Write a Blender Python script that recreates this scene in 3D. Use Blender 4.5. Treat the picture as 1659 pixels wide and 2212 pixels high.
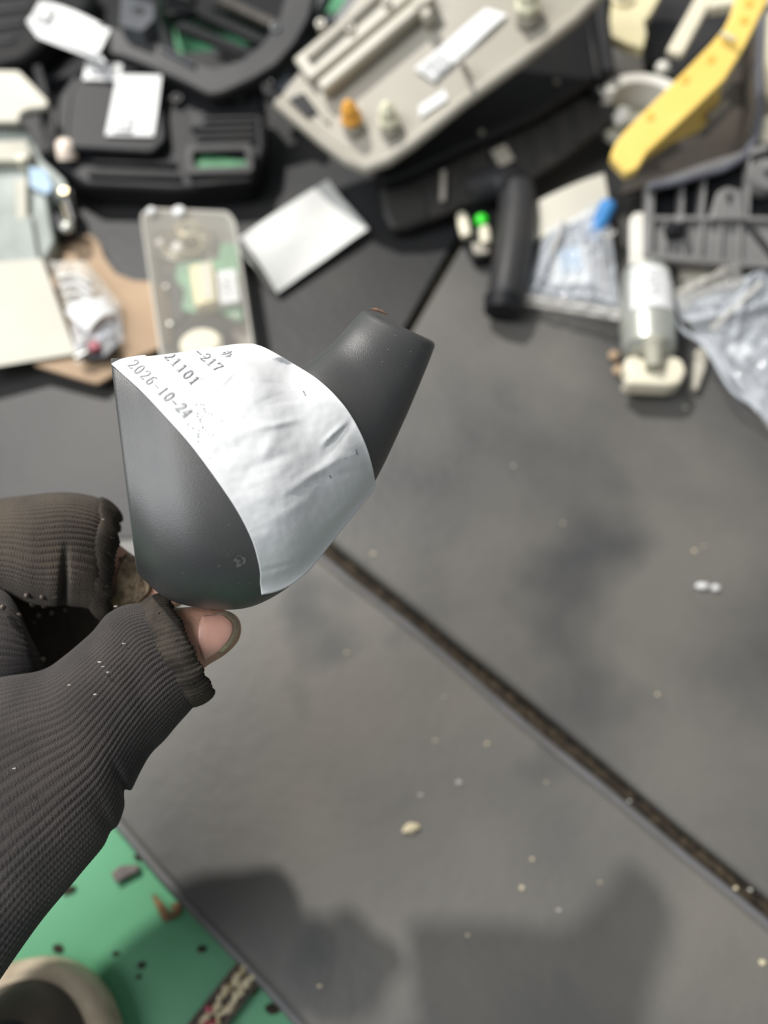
import bpy, bmesh, math, random
from math import sin, cos, pi, radians
from mathutils import Vector, Matrix, noise
from mathutils.bvhtree import BVHTree

random.seed(7)
for o in list(bpy.data.objects):
    bpy.data.objects.remove(o)
SC = bpy.context.scene
COL = SC.collection

# ------------------------------------------------------------------ camera
W, HPX, F = 1659.0, 2212.0, 1659.0          # frame and focal length in pixels
TILT = radians(26.0)                        # away from straight down
CAM = Vector((0, 0, 0.40))
cd = bpy.data.cameras.new('camera')
cam = bpy.data.objects.new('camera', cd)
COL.objects.link(cam)
cam.location = CAM
cam.rotation_euler = (TILT, 0, 0)
cd.sensor_fit = 'HORIZONTAL'
cd.sensor_width = 36
cd.lens = 36 * F / W
cd.clip_start = 0.01
cd.dof.use_dof = True
cd.dof.focus_distance = 0.213
cd.dof.aperture_fstop = 7.6
SC.camera = cam
# ------------------------------------------------------------------ light
wd = bpy.data.worlds.new('room_light')
SC.world = wd
wd.use_nodes = True
wd.node_tree.nodes['Background'].inputs[0].default_value = (0.93, 0.97, 1.0, 1)
wd.node_tree.nodes['Background'].inputs[1].default_value = 0.29


def area_light(name, loc, target, power, shape, sx, sy, col):
    l = bpy.data.lights.new(name, 'AREA')
    l.shape = shape
    l.size = sx
    l.size_y = sy
    l.energy = power
    l.color = col
    o = bpy.data.objects.new(name, l)
    COL.objects.link(o)
    o.location = loc
    o.rotation_euler = (Vector(target) - Vector(loc)).to_track_quat('-Z', 'Y').to_euler()
    return o


# the bright lamp overhead beyond the bench, and the row of tubes on the ceiling
area_light('work_lamp', (-0.88, 1.36, 1.82), (0.0, 0.08, 0.0), 62, 'DISK', 0.09, 0.09, (1.0, 0.97, 0.92))
area_light('ceiling_tubes', (-1.4, -0.25, 1.9), (-0.05, 0.1, 0.0), 50, 'RECTANGLE', 1.3, 1.3, (0.96, 0.98, 1.0))
SC.view_settings.view_transform = 'Standard'
SC.view_settings.look = 'None'
SC.view_settings.exposure = 0.0
SC.view_settings.gamma = 1.0
SC.view_settings.use_curve_mapping = False

# ------------------------------------------------------------------ geometry helpers
RIGHT = Vector((1, 0, 0))
UP = Vector((0, cos(TILT), sin(TILT)))
FWD = Vector((0, sin(TILT), -cos(TILT)))


def ray(px, py):
    return RIGHT * ((px - W / 2) / F) + UP * ((HPX / 2 - py) / F) + FWD


def P(px, py, d):
    return CAM + ray(px, py) * d


def G(px, py, z=0.0):
    r = ray(px, py)
    return CAM + r * ((z - CAM.z) / r.z)


class Pl:
    """a real plane in the place, from a height or from three (px, py, z)"""

    def __init__(self, *a):
        if len(a) == 1:
            self.p, self.n = Vector((0, 0, a[0])), Vector((0, 0, 1))
        else:
            q = [G(*t) for t in a]
            self.p = q[0]
            n = (q[1] - q[0]).cross(q[2] - q[0]).normalized()
            self.n = n if n.z > 0 else -n

    def at(self, px, py, h=0.0):
        r = ray(px, py)
        q = self.p + self.n * h
        return CAM + r * ((q - CAM).dot(self.n) / r.dot(self.n))

    def pts(self, l, h=0.0):
        return [self.at(x, y, h) for x, y in l]


ORG = {}


def thing(name, label, cat, loc, group=None):
    o = bpy.data.objects.new(name, None)
    o.empty_display_size = 0.01
    COL.objects.link(o)
    o.location = loc
    ORG[o] = Vector(loc)
    o['label'] = label
    o['category'] = cat
    if group:
        o['group'] = group
    return o


def obj(name, bm, mat, parent=None, label=None, cat=None, group=None, kind=None, smooth=40, bevel=0, loc=None):
    me = bpy.data.meshes.new(name)
    bmesh.ops.recalc_face_normals(bm, faces=bm.faces)
    off = ORG[parent] if parent is not None else Vector(loc) if loc is not None else Vector((0, 0, 0))
    bmesh.ops.translate(bm, verts=bm.verts, vec=-off)
    bm.to_mesh(me)
    bm.free()
    if smooth:
        for p in me.polygons:
            p.use_smooth = True
        me.set_sharp_from_angle(angle=radians(smooth))
    o = bpy.data.objects.new(name, me)
    COL.objects.link(o)
    me.materials.append(MATS[mat] if isinstance(mat, str) else mat)
    if parent is not None:
        o.parent = parent
        ORG[o] = ORG[parent].copy()
    else:
        o.location = off
        ORG[o] = off
    if label:
        o['label'] = label
    if cat:
        o['category'] = cat
    if group:
        o['group'] = group
    if kind:
        o['kind'] = kind
    if bevel:
        m = o.modifiers.new('bevel', 'BEVEL')
        m.width = bevel
        m.segments = 2
        m.limit_method = 'ANGLE'
        m.angle_limit = radians(40)
    return o


def B():
    return bmesh.new()


def prism(bm, top, depth, d=Vector((0, 0, -1))):
    """solid with the outline top (world points) and the given thickness"""
    d = Vector(d).normalized()
    a = [bm.verts.new(p) for p in top]
    b = [bm.verts.new(p + d * depth) for p in top]
    bm.faces.new(a)
    bm.faces.new(b[::-1])
    n = len(a)
    for i in range(n):
        bm.faces.new((a[i], b[i], b[(i + 1) % n], a[(i + 1) % n]))
    return bm


def rounded(pts, r, n=4):
    """round the corners of a 2D pixel polygon"""
    out = []
    m = len(pts)
    for i in range(m):
        p0, p1, p2 = Vector(pts[i - 1]), Vector(pts[i]), Vector(pts[(i + 1) % m])
        a, b = (p0 - p1), (p2 - p1)
        ra = min(r, a.length * .45)
        rb = min(r, b.length * .45)
        s, e = p1 + a.normalized() * ra, p1 + b.normalized() * rb
        for k in range(n + 1):
            t = k / n
            q = s * (1 - t) ** 2 + p1 * 2 * t * (1 - t) + e * t * t
            out.append((q.x, q.y))
    return out


def ring(bm, outer, inner, depth, d=Vector((0, 0, -1))):
    """a frame: outer and inner outlines with equal counts"""
    d = Vector(d).normalized()
    n = len(outer)
    rows = [[bm.verts.new(p) for p in outer], [bm.verts.new(p) for p in inner],
            [bm.verts.new(p + d * depth) for p in inner], [bm.verts.new(p + d * depth) for p in outer]]
    for k in range(4):
        a, b = rows[k], rows[(k + 1) % 4]
        for i in range(n):
            bm.faces.new((a[i], a[(i + 1) % n], b[(i + 1) % n], b[i]))
    return bm


def frame_at(d):
    d = d.normalized()
    s = Vector((0, 0, 1)) if abs(d.z) < .9 else Vector((1, 0, 0))
    u = d.cross(s).normalized()
    return u, d.cross(u).normalized()


def tube(bm, pts, rad, n=12, cap=True, flat=1.0):
    pts = [Vector(p) for p in pts]
    rs = rad if isinstance(rad, (list, tuple)) else [rad] * len(pts)
    rows = []
    u = None
    for i, p in enumerate(pts):
        d = (pts[min(i + 1, len(pts) - 1)] - pts[max(i - 1, 0)]).normalized()
        if u is None:
            u, v = frame_at(d)
        else:
            u = (u - d * u.dot(d)).normalized()
            v = d.cross(u)
        rows.append([bm.verts.new(p + u * (rs[i] * cos(2 * pi * k / n)) + v * (rs[i] * flat * sin(2 * pi * k / n))) for k in range(n)])
    for a, b in zip(rows, rows[1:]):
        for k in range(n):
            bm.faces.new((a[k], a[(k + 1) % n], b[(k + 1) % n], b[k]))
    if cap:
        bm.faces.new(rows[0])
        bm.faces.new(rows[-1][::-1])
    return bm


def lathe(bm, p, axis, prof, n=24):
    """prof: list of (distance along the axis, radius)"""
    axis = Vector(axis).normalized()
    u, v = frame_at(axis)
    rows = []
    for h, r in prof:
        rows.append([bm.verts.new(p + axis * h + (u * cos(2 * pi * k / n) + v * sin(2 * pi * k / n)) * max(r, 1e-5)) for k in range(n)])
    for a, b in zip(rows, rows[1:]):
        for k in range(n):
            bm.faces.new((a[k], a[(k + 1) % n], b[(k + 1) % n], b[k]))
    bm.faces.new(rows[0])
    bm.faces.new(rows[-1][::-1])
    return bm


def blob(bm, c, r, sub=2, jit=0.0, axes=None, seed=0.0):
    """ellipsoid, r = three radii along the axes, jit = lumpiness"""
    g = bmesh.ops.create_icosphere(bm, subdivisions=sub, radius=1)
    ax = axes or (Vector((1, 0, 0)), Vector((0, 1, 0)), Vector((0, 0, 1)))
    for v in g['verts']:
        q = v.co.copy()
        k = 1 + jit * noise.noise(q * 1.6 + Vector((seed, seed * 2, 1)))
        v.co = Vector(c) + (ax[0] * q.x * r[0] + ax[1] * q.y * r[1] + ax[2] * q.z * r[2]) * k
    return bm


def beam(bm, p, q, w, h, up=Vector((0, 0, 1))):
    """bar from p to q, w wide, h high (the points run along the top middle)"""
    d = (q - p).normalized()
    s = d.cross(up).normalized() * (w / 2)
    n = s.cross(d).normalized()
    if n.dot(up) < 0:
        n = -n
    top = [p - s, p + s, q + s, q - s]
    return prism(bm, top, h, -n)


def sheet(bm, fn, nu, nv, thick=0.0):
    """grid surface fn(u, v); with thick > 0 a closed sheet"""
    g = [[bm.verts.new(fn(i / nu, j / nv)) for j in range(nv + 1)] for i in range(nu + 1)]
    fs = []
    for i in range(nu):
        for j in range(nv):
            fs.append(bm.faces.new((g[i][j], g[i + 1][j], g[i + 1][j + 1], g[i][j + 1])))
    if thick:
        bmesh.ops.recalc_face_normals(bm, faces=fs)
        bmesh.ops.solidify(bm, geom=fs, thickness=thick)
    return bm


def quad_fn(c, pl, bump=None):
    """bilinear patch through four pixel corners on the plane pl; bump(u, v) = height above it"""
    q = pl.pts(c)

    def f(u, v):
        p = (q[0] * (1 - u) + q[1] * u) * (1 - v) + (q[3] * (1 - u) + q[2] * u) * v
        return p + pl.n * (bump(u, v) if bump else 0)
    return f


def cat_rom(rows, t):
    """Catmull-Rom through rows of numbers, t in 0..1"""
    n = len(rows) - 1
    x = min(max(t, 0), 1) * n
    i = min(int(x), n - 1)
    f = x - i
    p0, p1, p2, p3 = rows[max(i - 1, 0)], rows[i], rows[i + 1], rows[min(i + 2, n)]
    return [0.5 * (2 * b + (c - a) * f + (2 * a - 5 * b + 4 * c - d) * f * f + (3 * b - a - 3 * c + d) * f ** 3) for a, b, c, d in zip(p0, p1, p2, p3)]


def spow(x, e):
    return math.copysign(abs(x) ** e, x)


def loft_rings(secs, nu, nv, disp=None):
    """secs rows: ax, ay, bx, by, depth a, depth b, front half thickness, back half thickness, exponent a, exponent b"""
    rings = []
    for i in range(nu + 1):
        t = i / nu
        ax, ay, bx, by, da, db, tf, tb, ea, eb = cat_rom(secs, t)
        a, b = P(ax, ay, da), P(bx, by, db)
        c, u = (a + b) / 2, (b - a) / 2
        w = (CAM - c).normalized()
        w = (w - u * (w.dot(u) / u.length_squared)).normalized()
        r = []
        for k in range(nv):
            f = 2 * pi * k / nv
            e = eb if cos(f) > 0 else ea
            p = c + u * spow(cos(f), 2 / e) + w * ((tf if sin(f) > 0 else tb) * spow(sin(f), 2 / e))
            if disp:
                o = (u * (cos(f) / u.length) + w * sin(f)).normalized()
                p = p + o * disp(t, k / nv)
            r.append(p)
        rings.append(r)
    return rings


def skin(bm, rings, cap0=True, cap1=True):
    vs = [[bm.verts.new(p) for p in r] for r in rings]
    n = len(vs[0])
    for a, b in zip(vs, vs[1:]):
        for k in range(n):
            bm.faces.new((a[k], a[(k + 1) % n], b[(k + 1) % n], b[k]))
    if cap0:
        bm.faces.new(vs[0])
    if cap1:
        bm.faces.new(vs[-1][::-1])
    return vs


# ------------------------------------------------------------------ materials
MATS = {}


def mat(name, col, rough=.5, col2=None, scale=20, detail=4, contrast=(.4, .6), bump=0, bscale=400, metal=0, spec=.5, sheen=0,
        emit=0, trans=0, alpha=None, rough2=None, sss=0, coat=0, third=None):
    m = bpy.data.materials.new(name)
    m.use_nodes = True
    nt = m.node_tree
    b = nt.nodes['Principled BSDF']
    L = nt.links.new
    b.inputs['Base Color'].default_value = (*col, 1)
    b.inputs['Roughness'].default_value = rough
    b.inputs['Metallic'].default_value = metal
    b.inputs['Specular IOR Level'].default_value = spec
    if sheen:
        b.inputs['Sheen Weight'].default_value = sheen
        b.inputs['Sheen Roughness'].default_value = .6
    if sss:
        b.inputs['Subsurface Weight'].default_value = sss
        b.inputs['Subsurface Radius'].default_value = (.004, .0015, .0008)
        b.inputs['Subsurface Scale'].default_value = 1
    if coat:
        b.inputs['Coat Weight'].default_value = coat
    if trans:
        b.inputs['Transmission Weight'].default_value = trans
    if emit:
        b.inputs['Emission Color'].default_value = (*col, 1)
        b.inputs['Emission Strength'].default_value = emit
    tc = nt.nodes.new('ShaderNodeTexCoord')

    def nz(s, det, lo, hi):
        n = nt.nodes.new('ShaderNodeTexNoise')
        n.inputs['Scale'].default_value = s
        n.inputs['Detail'].default_value = det
        L(tc.outputs['Object'], n.inputs['Vector'])
        r = nt.nodes.new('ShaderNodeMapRange')
        r.inputs[1].default_value, r.inputs[2].default_value = lo, hi
        L(n.outputs['Fac'], r.inputs[0])
        return n, r
    if col2:
        n, r = nz(scale, detail, *contrast)
        mx = nt.nodes.new('ShaderNodeMix')
        mx.data_type = 'RGBA'
        mx.inputs[6].default_value = (*col, 1)
        mx.inputs[7].default_value = (*col2, 1)
        L(r.outputs[0], mx.inputs[0])
        out = mx.outputs[2]
        if third:
            c3, s3, lo, hi = third
            n3, r3 = nz(s3, 3, lo, hi)
            m3 = nt.nodes.new('ShaderNodeMix')
            m3.data_type = 'RGBA'
            L(out, m3.inputs[6])
            m3.inputs[7].default_value = (*c3, 1)
            L(r3.outputs[0], m3.inputs[0])
            out = m3.outputs[2]
        L(out, b.inputs['Base Color'])
        if rough2 is not None:
            rr = nt.nodes.new('ShaderNodeMapRange')
            rr.inputs[3].default_value, rr.inputs[4].default_value = rough, rough2
            L(r.outputs[0], rr.inputs[0])
            L(rr.outputs[0], b.inputs['Roughness'])
    if bump:
        n2 = nt.nodes.new('ShaderNodeTexNoise')
        n2.inputs['Scale'].default_value = bscale
        n2.inputs['Detail'].default_value = 3
        L(tc.outputs['Object'], n2.inputs['Vector'])
        bp = nt.nodes.new('ShaderNodeBump')
        bp.inputs['Strength'].default_value = bump
        bp.inputs['Distance'].default_value = .001
        L(n2.outputs['Fac'], bp.inputs['Height'])
        L(bp.outputs[0], b.inputs['Normal'])
    if alpha is not None:
        b.inputs['Alpha'].default_value = alpha
    MATS[name] = m
    return m


def film(name, col, a, rough=.08):
    """thin clear plastic: mostly see-through, glossy on top"""
    m = bpy.data.materials.new(name)
    m.use_nodes = True
    nt = m.node_tree
    nt.nodes.remove(nt.nodes['Principled BSDF'])
    out = nt.nodes['Material Output']
    t = nt.nodes.new('ShaderNodeBsdfTransparent')
    g = nt.nodes.new('ShaderNodeBsdfPrincipled')
    g.inputs['Base Color'].default_value = (*col, 1)
    g.inputs['Roughness'].default_value = rough
    g.inputs['Specular IOR Level'].default_value = .9
    mx = nt.nodes.new('ShaderNodeMixShader')
    fr = nt.nodes.new('ShaderNodeLayerWeight')
    fr.inputs[0].default_value = .22
    pw = nt.nodes.new('ShaderNodeMath')
    pw.operation = 'POWER'
    pw.inputs[1].default_value = 1.5
    ad = nt.nodes.new('ShaderNodeMath')
    ad.operation = 'ADD'
    ad.use_clamp = True
    ad.inputs[1].default_value = a
    L = nt.links.new
    L(fr.outputs['Facing'], pw.inputs[0])
    L(pw.outputs[0], ad.inputs[0])
    L(ad.outputs[0], mx.inputs[0])
    L(t.outputs[0], mx.inputs[1])
    L(g.outputs[0], mx.inputs[2])
    L(mx.outputs[0], out.inputs[0])
    MATS[name] = m


mat('green_paint', (.075, .27, .135), .55, (.095, .32, .165), 9, 4, (.35, .65), .15, 90, third=((.07, .05, .025), 42, .66, .74))
mat('rubber_grey', (.062, .061, .060), .46, (.130, .122, .108), 7, 5, (.36, .68), .25, 160, rough2=.66, third=((.040, .041, .044), 9, .58, .76))
mat('rubber_grey_worn', (.080, .078, .076), .42, (.145, .136, .118), 6, 5, (.34, .66), .25, 160, rough2=.6, third=((.04, .042, .045), 9, .60, .72))
mat('rubber_highlight', (.12, .118, .12), .42, (.075, .07, .065), 30, 4, (.5, .75), .2, 300)  # paler rubber that carries the highlight of the mat edges
mat('rubber_dark', (.012, .0125, .014), .55, (.030, .027, .024), 8, 5, (.42, .72), .25, 160)
mat('dirt', (.018, .013, .008), .95, (.085, .062, .036), 190, 5, (.42, .75), .8, 500)
mat('part_plastic', (.040, .040, .041), .43, (.052, .051, .050), 60, 3, (.4, .7), .16, 3400, spec=.75)
mat('wear_mark', (.16, .07, .03), .7, (.05, .04, .035), 500, 3)
mat('scuff', (.14, .135, .125), .8, (.05, .05, .05), 900, 4, (.42, .58))
mat('label_paper', (.645, .65, .655), .5, (.61, .617, .625), 35, 3, (.4, .6), .06, 500, spec=.4)
mat('ink', (.16, .165, .18), .7, (.36, .36, .38), 900, 3, (.4, .6))
mat('ink_faint', (.25, .25, .265), .7, (.33, .33, .34), 900, 3, (.4, .6))
mat('knit', (.030, .026, .025), .95, (.048, .041, .038), 55, 5, (.38, .66), .5, 2500, spec=.15, sheen=.12)
mat('knit_brown', (.040, .032, .025), .95, (.066, .052, .038), 60, 5, (.38, .66), .5, 2500, spec=.15, sheen=.12)
mat('knit_hem', (.036, .031, .026), .95, (.060, .050, .040), 160, 5, (.4, .62), .4, 2500, spec=.15)
mat('rubber_dot', (.16, .125, .10), .35, (.10, .08, .065), 90)
mat('lint', (.36, .35, .31), .8)
mat('skin', (.50, .27, .19), .55, (.34, .19, .13), 110, 5, (.42, .68), .35, 900, sss=.12)
mat('nail_plate', (.66, .35, .27), .36, (.58, .31, .24), 90, 3, (.4, .6), .05, 800, sss=.1)
mat('nail_edge', (.44, .36, .25), .5, (.34, .27, .18), 300, 4)
mat('dirty_skin', (.30, .22, .14), .7, (.17, .115, .07), 420, 5, (.40, .60), .5, 1500)
mat('black_plastic', (.010, .0105, .012), .5, (.014, .014, .016), 25, 3, (.4, .7), .12, 600, spec=.2)
mat('black_gloss', (.011, .011, .012), .36, (.019, .018, .018), 14, 4, (.4, .7), .06, 300, spec=.25)
mat('dusty_black', (.020, .0185, .017), .55, (.085, .074, .062), 18, 5, (.48, .78), .15, 300)
mat('slate_plastic', (.042, .047, .055), .45, (.060, .065, .074), 30, 3, (.4, .6), .1, 500)
mat('charcoal_plastic', (.024, .024, .026), .5, (.034, .033, .033), 30, 3, (.4, .6), .1, 500, spec=.28)
mat('grey_plastic', (.165, .160, .156), .5, (.22, .213, .206), 26, 4, (.4, .65), .1, 500)
mat('taupe', (.30, .275, .225), .50, (.36, .335, .285), 10, 4, (.35, .65), .08, 500)
mat('taupe_light', (.46, .43, .36), .38, (.40, .375, .31), 25, 3)
mat('clip_orange', (.85, .42, .06), .45, (.70, .32, .04), 80)
mat('clip_ivory', (.74, .71, .52), .45, (.62, .60, .45), 80)
mat('tag_white', (.70, .70, .695), .6, (.64, .64, .635), 30)
mat('tag_print', (.33, .33, .34), .7, (.66, .66, .66), 420, 3, (.42, .58))
mat('paper_cream', (.56, .54, .46), .7, (.51, .485, .415), 18)
mat('paper_white', (.62, .625, .60), .65, (.57, .57, .545), 16)
mat('kraft', (.38, .27, .175), .8, (.30, .21, .135), 14, 4, (.35, .65), .15, 300)
mat('cream_plastic', (.74, .67, .42), .42, (.66, .59, .38), 30)
mat('ivory_plastic', (.72, .67, .52), .45, (.64, .59, .46), 30)
mat('white_plastic', (.70, .68, .62), .45, (.60, .58, .52), 30)
mat('pale_plastic', (.24, .265, .24), .6, (.36, .39, .37), 22, 4, (.4, .65), spec=.3)
mat('pale_blue', (.24, .38, .55), .4, (.32, .45, .58), 40)
mat('putty', (.29, .28, .22), .5, (.36, .345, .28), 30)
mat('yellow_plastic', (.84, .60, .16), .45, (.78, .53, .12), 25, 3, (.35, .65))
mat('yellow_dot', (.72, .43, .07), .5)
mat('bin_plastic', (.052, .044, .036), .45, (.075, .064, .052), 12)
mat('bin_rim', (.13, .135, .16), .4, (.10, .10, .12), 40)
mat('bulb', (.92, .80, .68), .25, (.88, .74, .62), 60, coat=.5)  # brightened so that the bulb's reflected highlight is in its colour
mat('metal_grey', (.48, .49, .44), .38, (.40, .41, .37), 40, metal=.55)
mat('steel', (.55, .54, .50), .25, (.45, .44, .40), 60, metal=.9)
mat('brass', (.62, .54, .36), .3, (.5, .42, .28), 60, metal=.8)
mat('board_green', (.060, .22, .095), .45, (.045, .16, .075), 90)
mat('chip_yellow', (.66, .58, .34), .5, (.58, .5, .28), 50)
mat('inner_brown', (.24, .21, .17), .6, (.15, .13, .105), 40, 4)
mat('led_green', (.03, .75, .02), .3, (.02, .55, .02), 80, coat=.4)
mat('cap_blue', (.05, .22, .50), .4, (.04, .17, .42), 60)
mat('red_bit', (.28, .03, .05), .5, (.2, .02, .04), 60)
mat('shoe_rubber', (.56, .47, .35), .7, (.34, .27, .19), 60, 5, (.42, .70), .4, 300)
mat('shoe_canvas', (.075, .062, .050), .9, (.13, .105, .08), 50, 5, (.4, .7), .5, 900)
mat('shoe_black', (.014, .015, .017), .9, (.024, .024, .026), 50, 4, (.4, .6), .5, 900)
mat('strip_black', (.040, .032, .025), .7, (.075, .055, .04), 120, 4)
mat('bead_cream', (.55, .48, .33), .6, (.40, .33, .2), 200, 4)
mat('chip_grey', (.16, .135, .125), .8, (.10, .085, .08), 120)
mat('leaf_brown', (.26, .155, .075), .85, (.17, .10, .05), 120)
mat('crumb', (.55, .48, .33), .6, (.45, .38, .25), 300)
film('clear_film', (.86, .90, .96), .32, .05)
film('clear_box', (.72, .69, .62), .06, .14)
film('clear_case', (.75, .72, .66), .40, .2)

# ------------------------------------------------------------------ setting: green floor and three rubber mats
FL = -0.010
bm = B()
prism(bm, [Vector((-.9, -.5, FL)), Vector((.9, -.5, FL)), Vector((.9, 1.2, FL)), Vector((-.9, 1.2, FL))], .02)
obj('floor', bm, 'green_paint', kind='structure', loc=(0, 0, FL))


def wobble_edge(p, q, n, amp, seed):
    s = (q - p).cross(Vector((0, 0, 1))).normalized()
    return [p.lerp(q, i / n) + s * amp * noise.noise(Vector((i * .35, seed, 0))) for i in range(n)]


def rubber_mat(name, corners, mname, label, seed, thick=.0098):
    c = [Vector((v.x, v.y, 0)) for v in corners]
    out = []
    for i, p in enumerate(c):
        out += wobble_edge(p, c[(i + 1) % len(c)], 26, .0016, seed + i * 3.1)
    b = B()
    prism(b, out, thick)
    return obj(name, b, mname, label=label, cat='rubber mat', bevel=.0032, loc=out[0] - Vector((0, 0, thick))), out


s0, s1 = G(720, 1196), G(1659, 1968)
sd = (s1 - s0).normalized()
sn = Vector((-sd.y, sd.x, 0))
if sn.y < 0:
    sn = -sn                                  # points to the far side of the seam
C0 = s0 - sd * .030
e0, e1 = G(246, 1765), G(640, 2205)
ed = (e1 - e0).normalized()
LP = Vector((-.75, C0.y - .05, 0))
ld = LP - C0
tk = ((C0.x - e0.x) * ld.y - (C0.y - e0.y) * ld.x) / (ed.x * ld.y - ed.y * ld.x)
near = [C0 - sn * .0055, C0 + sd * .62 - sn * .0055, e1 + ed * .30, e0 + ed * tk]
near_mat, near_out = rubber_mat('rubber_mat', near, 'rubber_grey_worn', 'worn grey rubber mat at the bottom of the frame, bordering the green floor', 1.0)
for i0, z_ in ((52, -.0042), (0, -.0028)):  # pale tubes added along two edges to paint their highlight
    b = B()
    pts_ = near_out[i0:i0 + 26]
    ow = (pts_[-1] - pts_[0]).cross(Vector((0, 0, 1))).normalized()
    ow = ow if ow.dot(pts_[0] - sum(near_out, Vector()) / len(near_out)) > 0 else -ow
    tube(b, [p + ow * .0006 + Vector((0, 0, z_)) for p in pts_], .0027, 10)
    obj('edge_highlight', b, 'rubber_highlight', near_mat, label='pale line along the mat edge, its highlight put into the colour')
t0, t1 = G(870, 790), G(1010, 548)
td = (t1 - t0).normalized()
tn = Vector((td.y, -td.x, 0))
C1 = C0 + sn * .0055
right = [C1, C1 + td * .95 + tn * .003, Vector((.85, 1.15, 0)), Vector((.85, -.4, 0)), C1 + sd * .60]
rubber_mat('rubber_mat', right, 'rubber_grey', 'grey rubber mat on the right beyond the dirty seam', 5.0)
left = [C1 - tn * .006 + td * .002, C0 - sn * .0045, Vector((-.75, C0.y - .0485, 0)), G(-400, 150), G(100, 150), G(560, 95), C1 + td * .62 - tn * .004]
rubber_mat('rubber_mat', left, 'rubber_dark', 'dark rubber mat on the left under the box and white labels', 9.0, .0090)

# the dirt that fills the seams
for (p, d, ln, w) in ((C0 + sd * .004, sd, .60, .0155), (C1 + td * .004, td, .60, .007)):
    b = B()
    s = Vector((-d.y, d.x, 0)) if d.y < 0 else Vector((d.y, -d.x, 0))
    sheet(b, lambda u, v: p + d * (ln * u) + s * (w * (v - .5)) + Vector((0, 0, FL + .0004 + .0058 * (1 - v) ** 1.3 + .0012 * (1 - v) * noise.noise(Vector((u * 60, v * 2, p.x))) + .0006 * noise.noise(Vector((u * 260, v * 5, p.x))))), 520, 10)
    obj('seam_dirt', b, 'dirt', label='brown grit packed in the seam between the mats' if d is sd else 'dark grit in the faint seam running up from the held part',
        cat='dirt', kind='stuff', loc=p + Vector((0, 0, FL)))

# ------------------------------------------------------------------ the held plastic part
PART_SECS = [
    # ax, ay, bx, by, da, db, tf, tb, ea, eb
    [249, 822, 300, 1236, .229, .215, .0265, .018, 3.8, 3.0],
    [290, 819, 362, 1290, .228, .214, .0275, .020, 3.7, 2.9],
    [350, 808, 450, 1313, .227, .214, .0285, .021, 3.3, 2.7],
    [438, 794, 548, 1308, .226, .214, .0265, .022, 2.8, 2.3],
    [540, 792, 650, 1246, .226, .215, .0235, .021, 2.5, 2.2],
    [622, 814, 732, 1150, .227, .219, .0190, .019, 2.2, 2.1],
    [678, 782, 806, 1044, .229, .223, .016, .016, 2.0, 2.0],
    [722, 742, 868, 918, .232, .229, .0125, .0125, 2.0, 2.0],
    [757, 702, 914, 812, .234, .233, .0110, .0110, 2.0, 2.0],
    [777, 679, 938, 752, .236, .236, .0104, .0104, 2.0, 2.0],
]
part = thing('plastic_part', 'black curved plastic shroud with a spout, held in the gloved hand, white label stuck on', 'plastic part', P(520, 1290, .24))
NU, NV = 90, 96
outer = loft_rings(PART_SECS, NU, NV)
b = B()
# outer skin, rolled rim at the spout, then the inner skin: a real hollow shell
axis_end = (sum(outer[-1], Vector()) / NV - sum(outer[-2], Vector()) / NV).normalized()
ce = sum(outer[-1], Vector()) / NV
rim = []
for k, (s, h) in enumerate(((.985, .0010), (.94, .0018), (.86, .0021), (.80, .0016), (.78, -.002), (.76, -.010))):
    rim.append([ce + (p - ce) * s + axis_end * h for p in outer[-1]])
dome = [[ce + (p - ce) * s + axis_end * -.010 for p in outer[-1]] for s in (.5, .2)]
c0 = sum(outer[0], Vector()) / NV
ax0 = (sum(outer[1], Vector()) / NV - c0).normalized()
lip = [[c0 + (p - c0) * s + ax0 * h for p in outer[0]] for s, h in ((.66, .022), (.90, .005), (.955, .0004), (.975, -.0007), (.992, -.0004))]
allr = lip + outer + rim + dome
skin(b, allr)
part_body = obj('shell', b, 'part_plastic', part, smooth=50)
tmp = B()
skin(tmp, outer)
tmp.normal_update()
PART_BVH = BVHTree.FromBMesh(tmp)
tmp.free()


def part_hit(px, py):
    r = ray(px, py)
    h = PART_BVH.ray_cast(CAM, r.normalized())
    if h[0] is None:
        return None
    return (h[0] - CAM).dot(FWD)


# rust-coloured wear on the spout rim and scuffs on the body
def decal(name, pts, mname, parent, lift=.00012, label=None, bvh=None):
    b = B()
    vs = []
    for x, y in pts:
        r = ray(x, y)
        h = (bvh or PART_BVH).ray_cast(CAM, r.normalized())
        if h[0] is None:
            return None
        vs.append(b.verts.new(h[0] - r.normalized() * lift))
    b.faces.new(vs)
    bmesh.ops.triangulate(b, faces=b.faces)
    return obj(name, b, mname, parent, label=label, smooth=0)


decal('scuff', [(502, 1205), (520, 1198), (532, 1208), (528, 1222), (512, 1226), (504, 1216)], 'scuff', part_body)
decal('scuff', [(470, 1222), (476, 1220), (477, 1223), (471, 1225)], 'scuff', part_body)
for k in range(18):
    x, y = random.choice(((random.uniform(820, 925), random.uniform(700, 860)), (random.uniform(330, 540), random.uniform(1120, 1290))))
    s = random.uniform(.5, 1.2)
    decal('dust_speck', [(x - s, y), (x, y - s * .8), (x + s * 1.3, y), (x, y + s * .8)], 'lint', part_body)
b = B()
tube(b, [P(*q) for q in ((797, 667, .2290), (812, 668.5, .2282), (826, 673, .2278), (838, 679, .2276))], [.00015, .0005, .0005, .00015], 8)
obj('rim_wear', b, 'wear_mark', part_body, label='rust brown worn spot on the spout rim')


# ---- the white label wrapped over it
def poly_at(pts, t):
    d = [0]
    for a, c in zip(pts, pts[1:]):
        d.append(d[-1] + math.dist(a, c))
    return d[-1] * t, d


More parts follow.
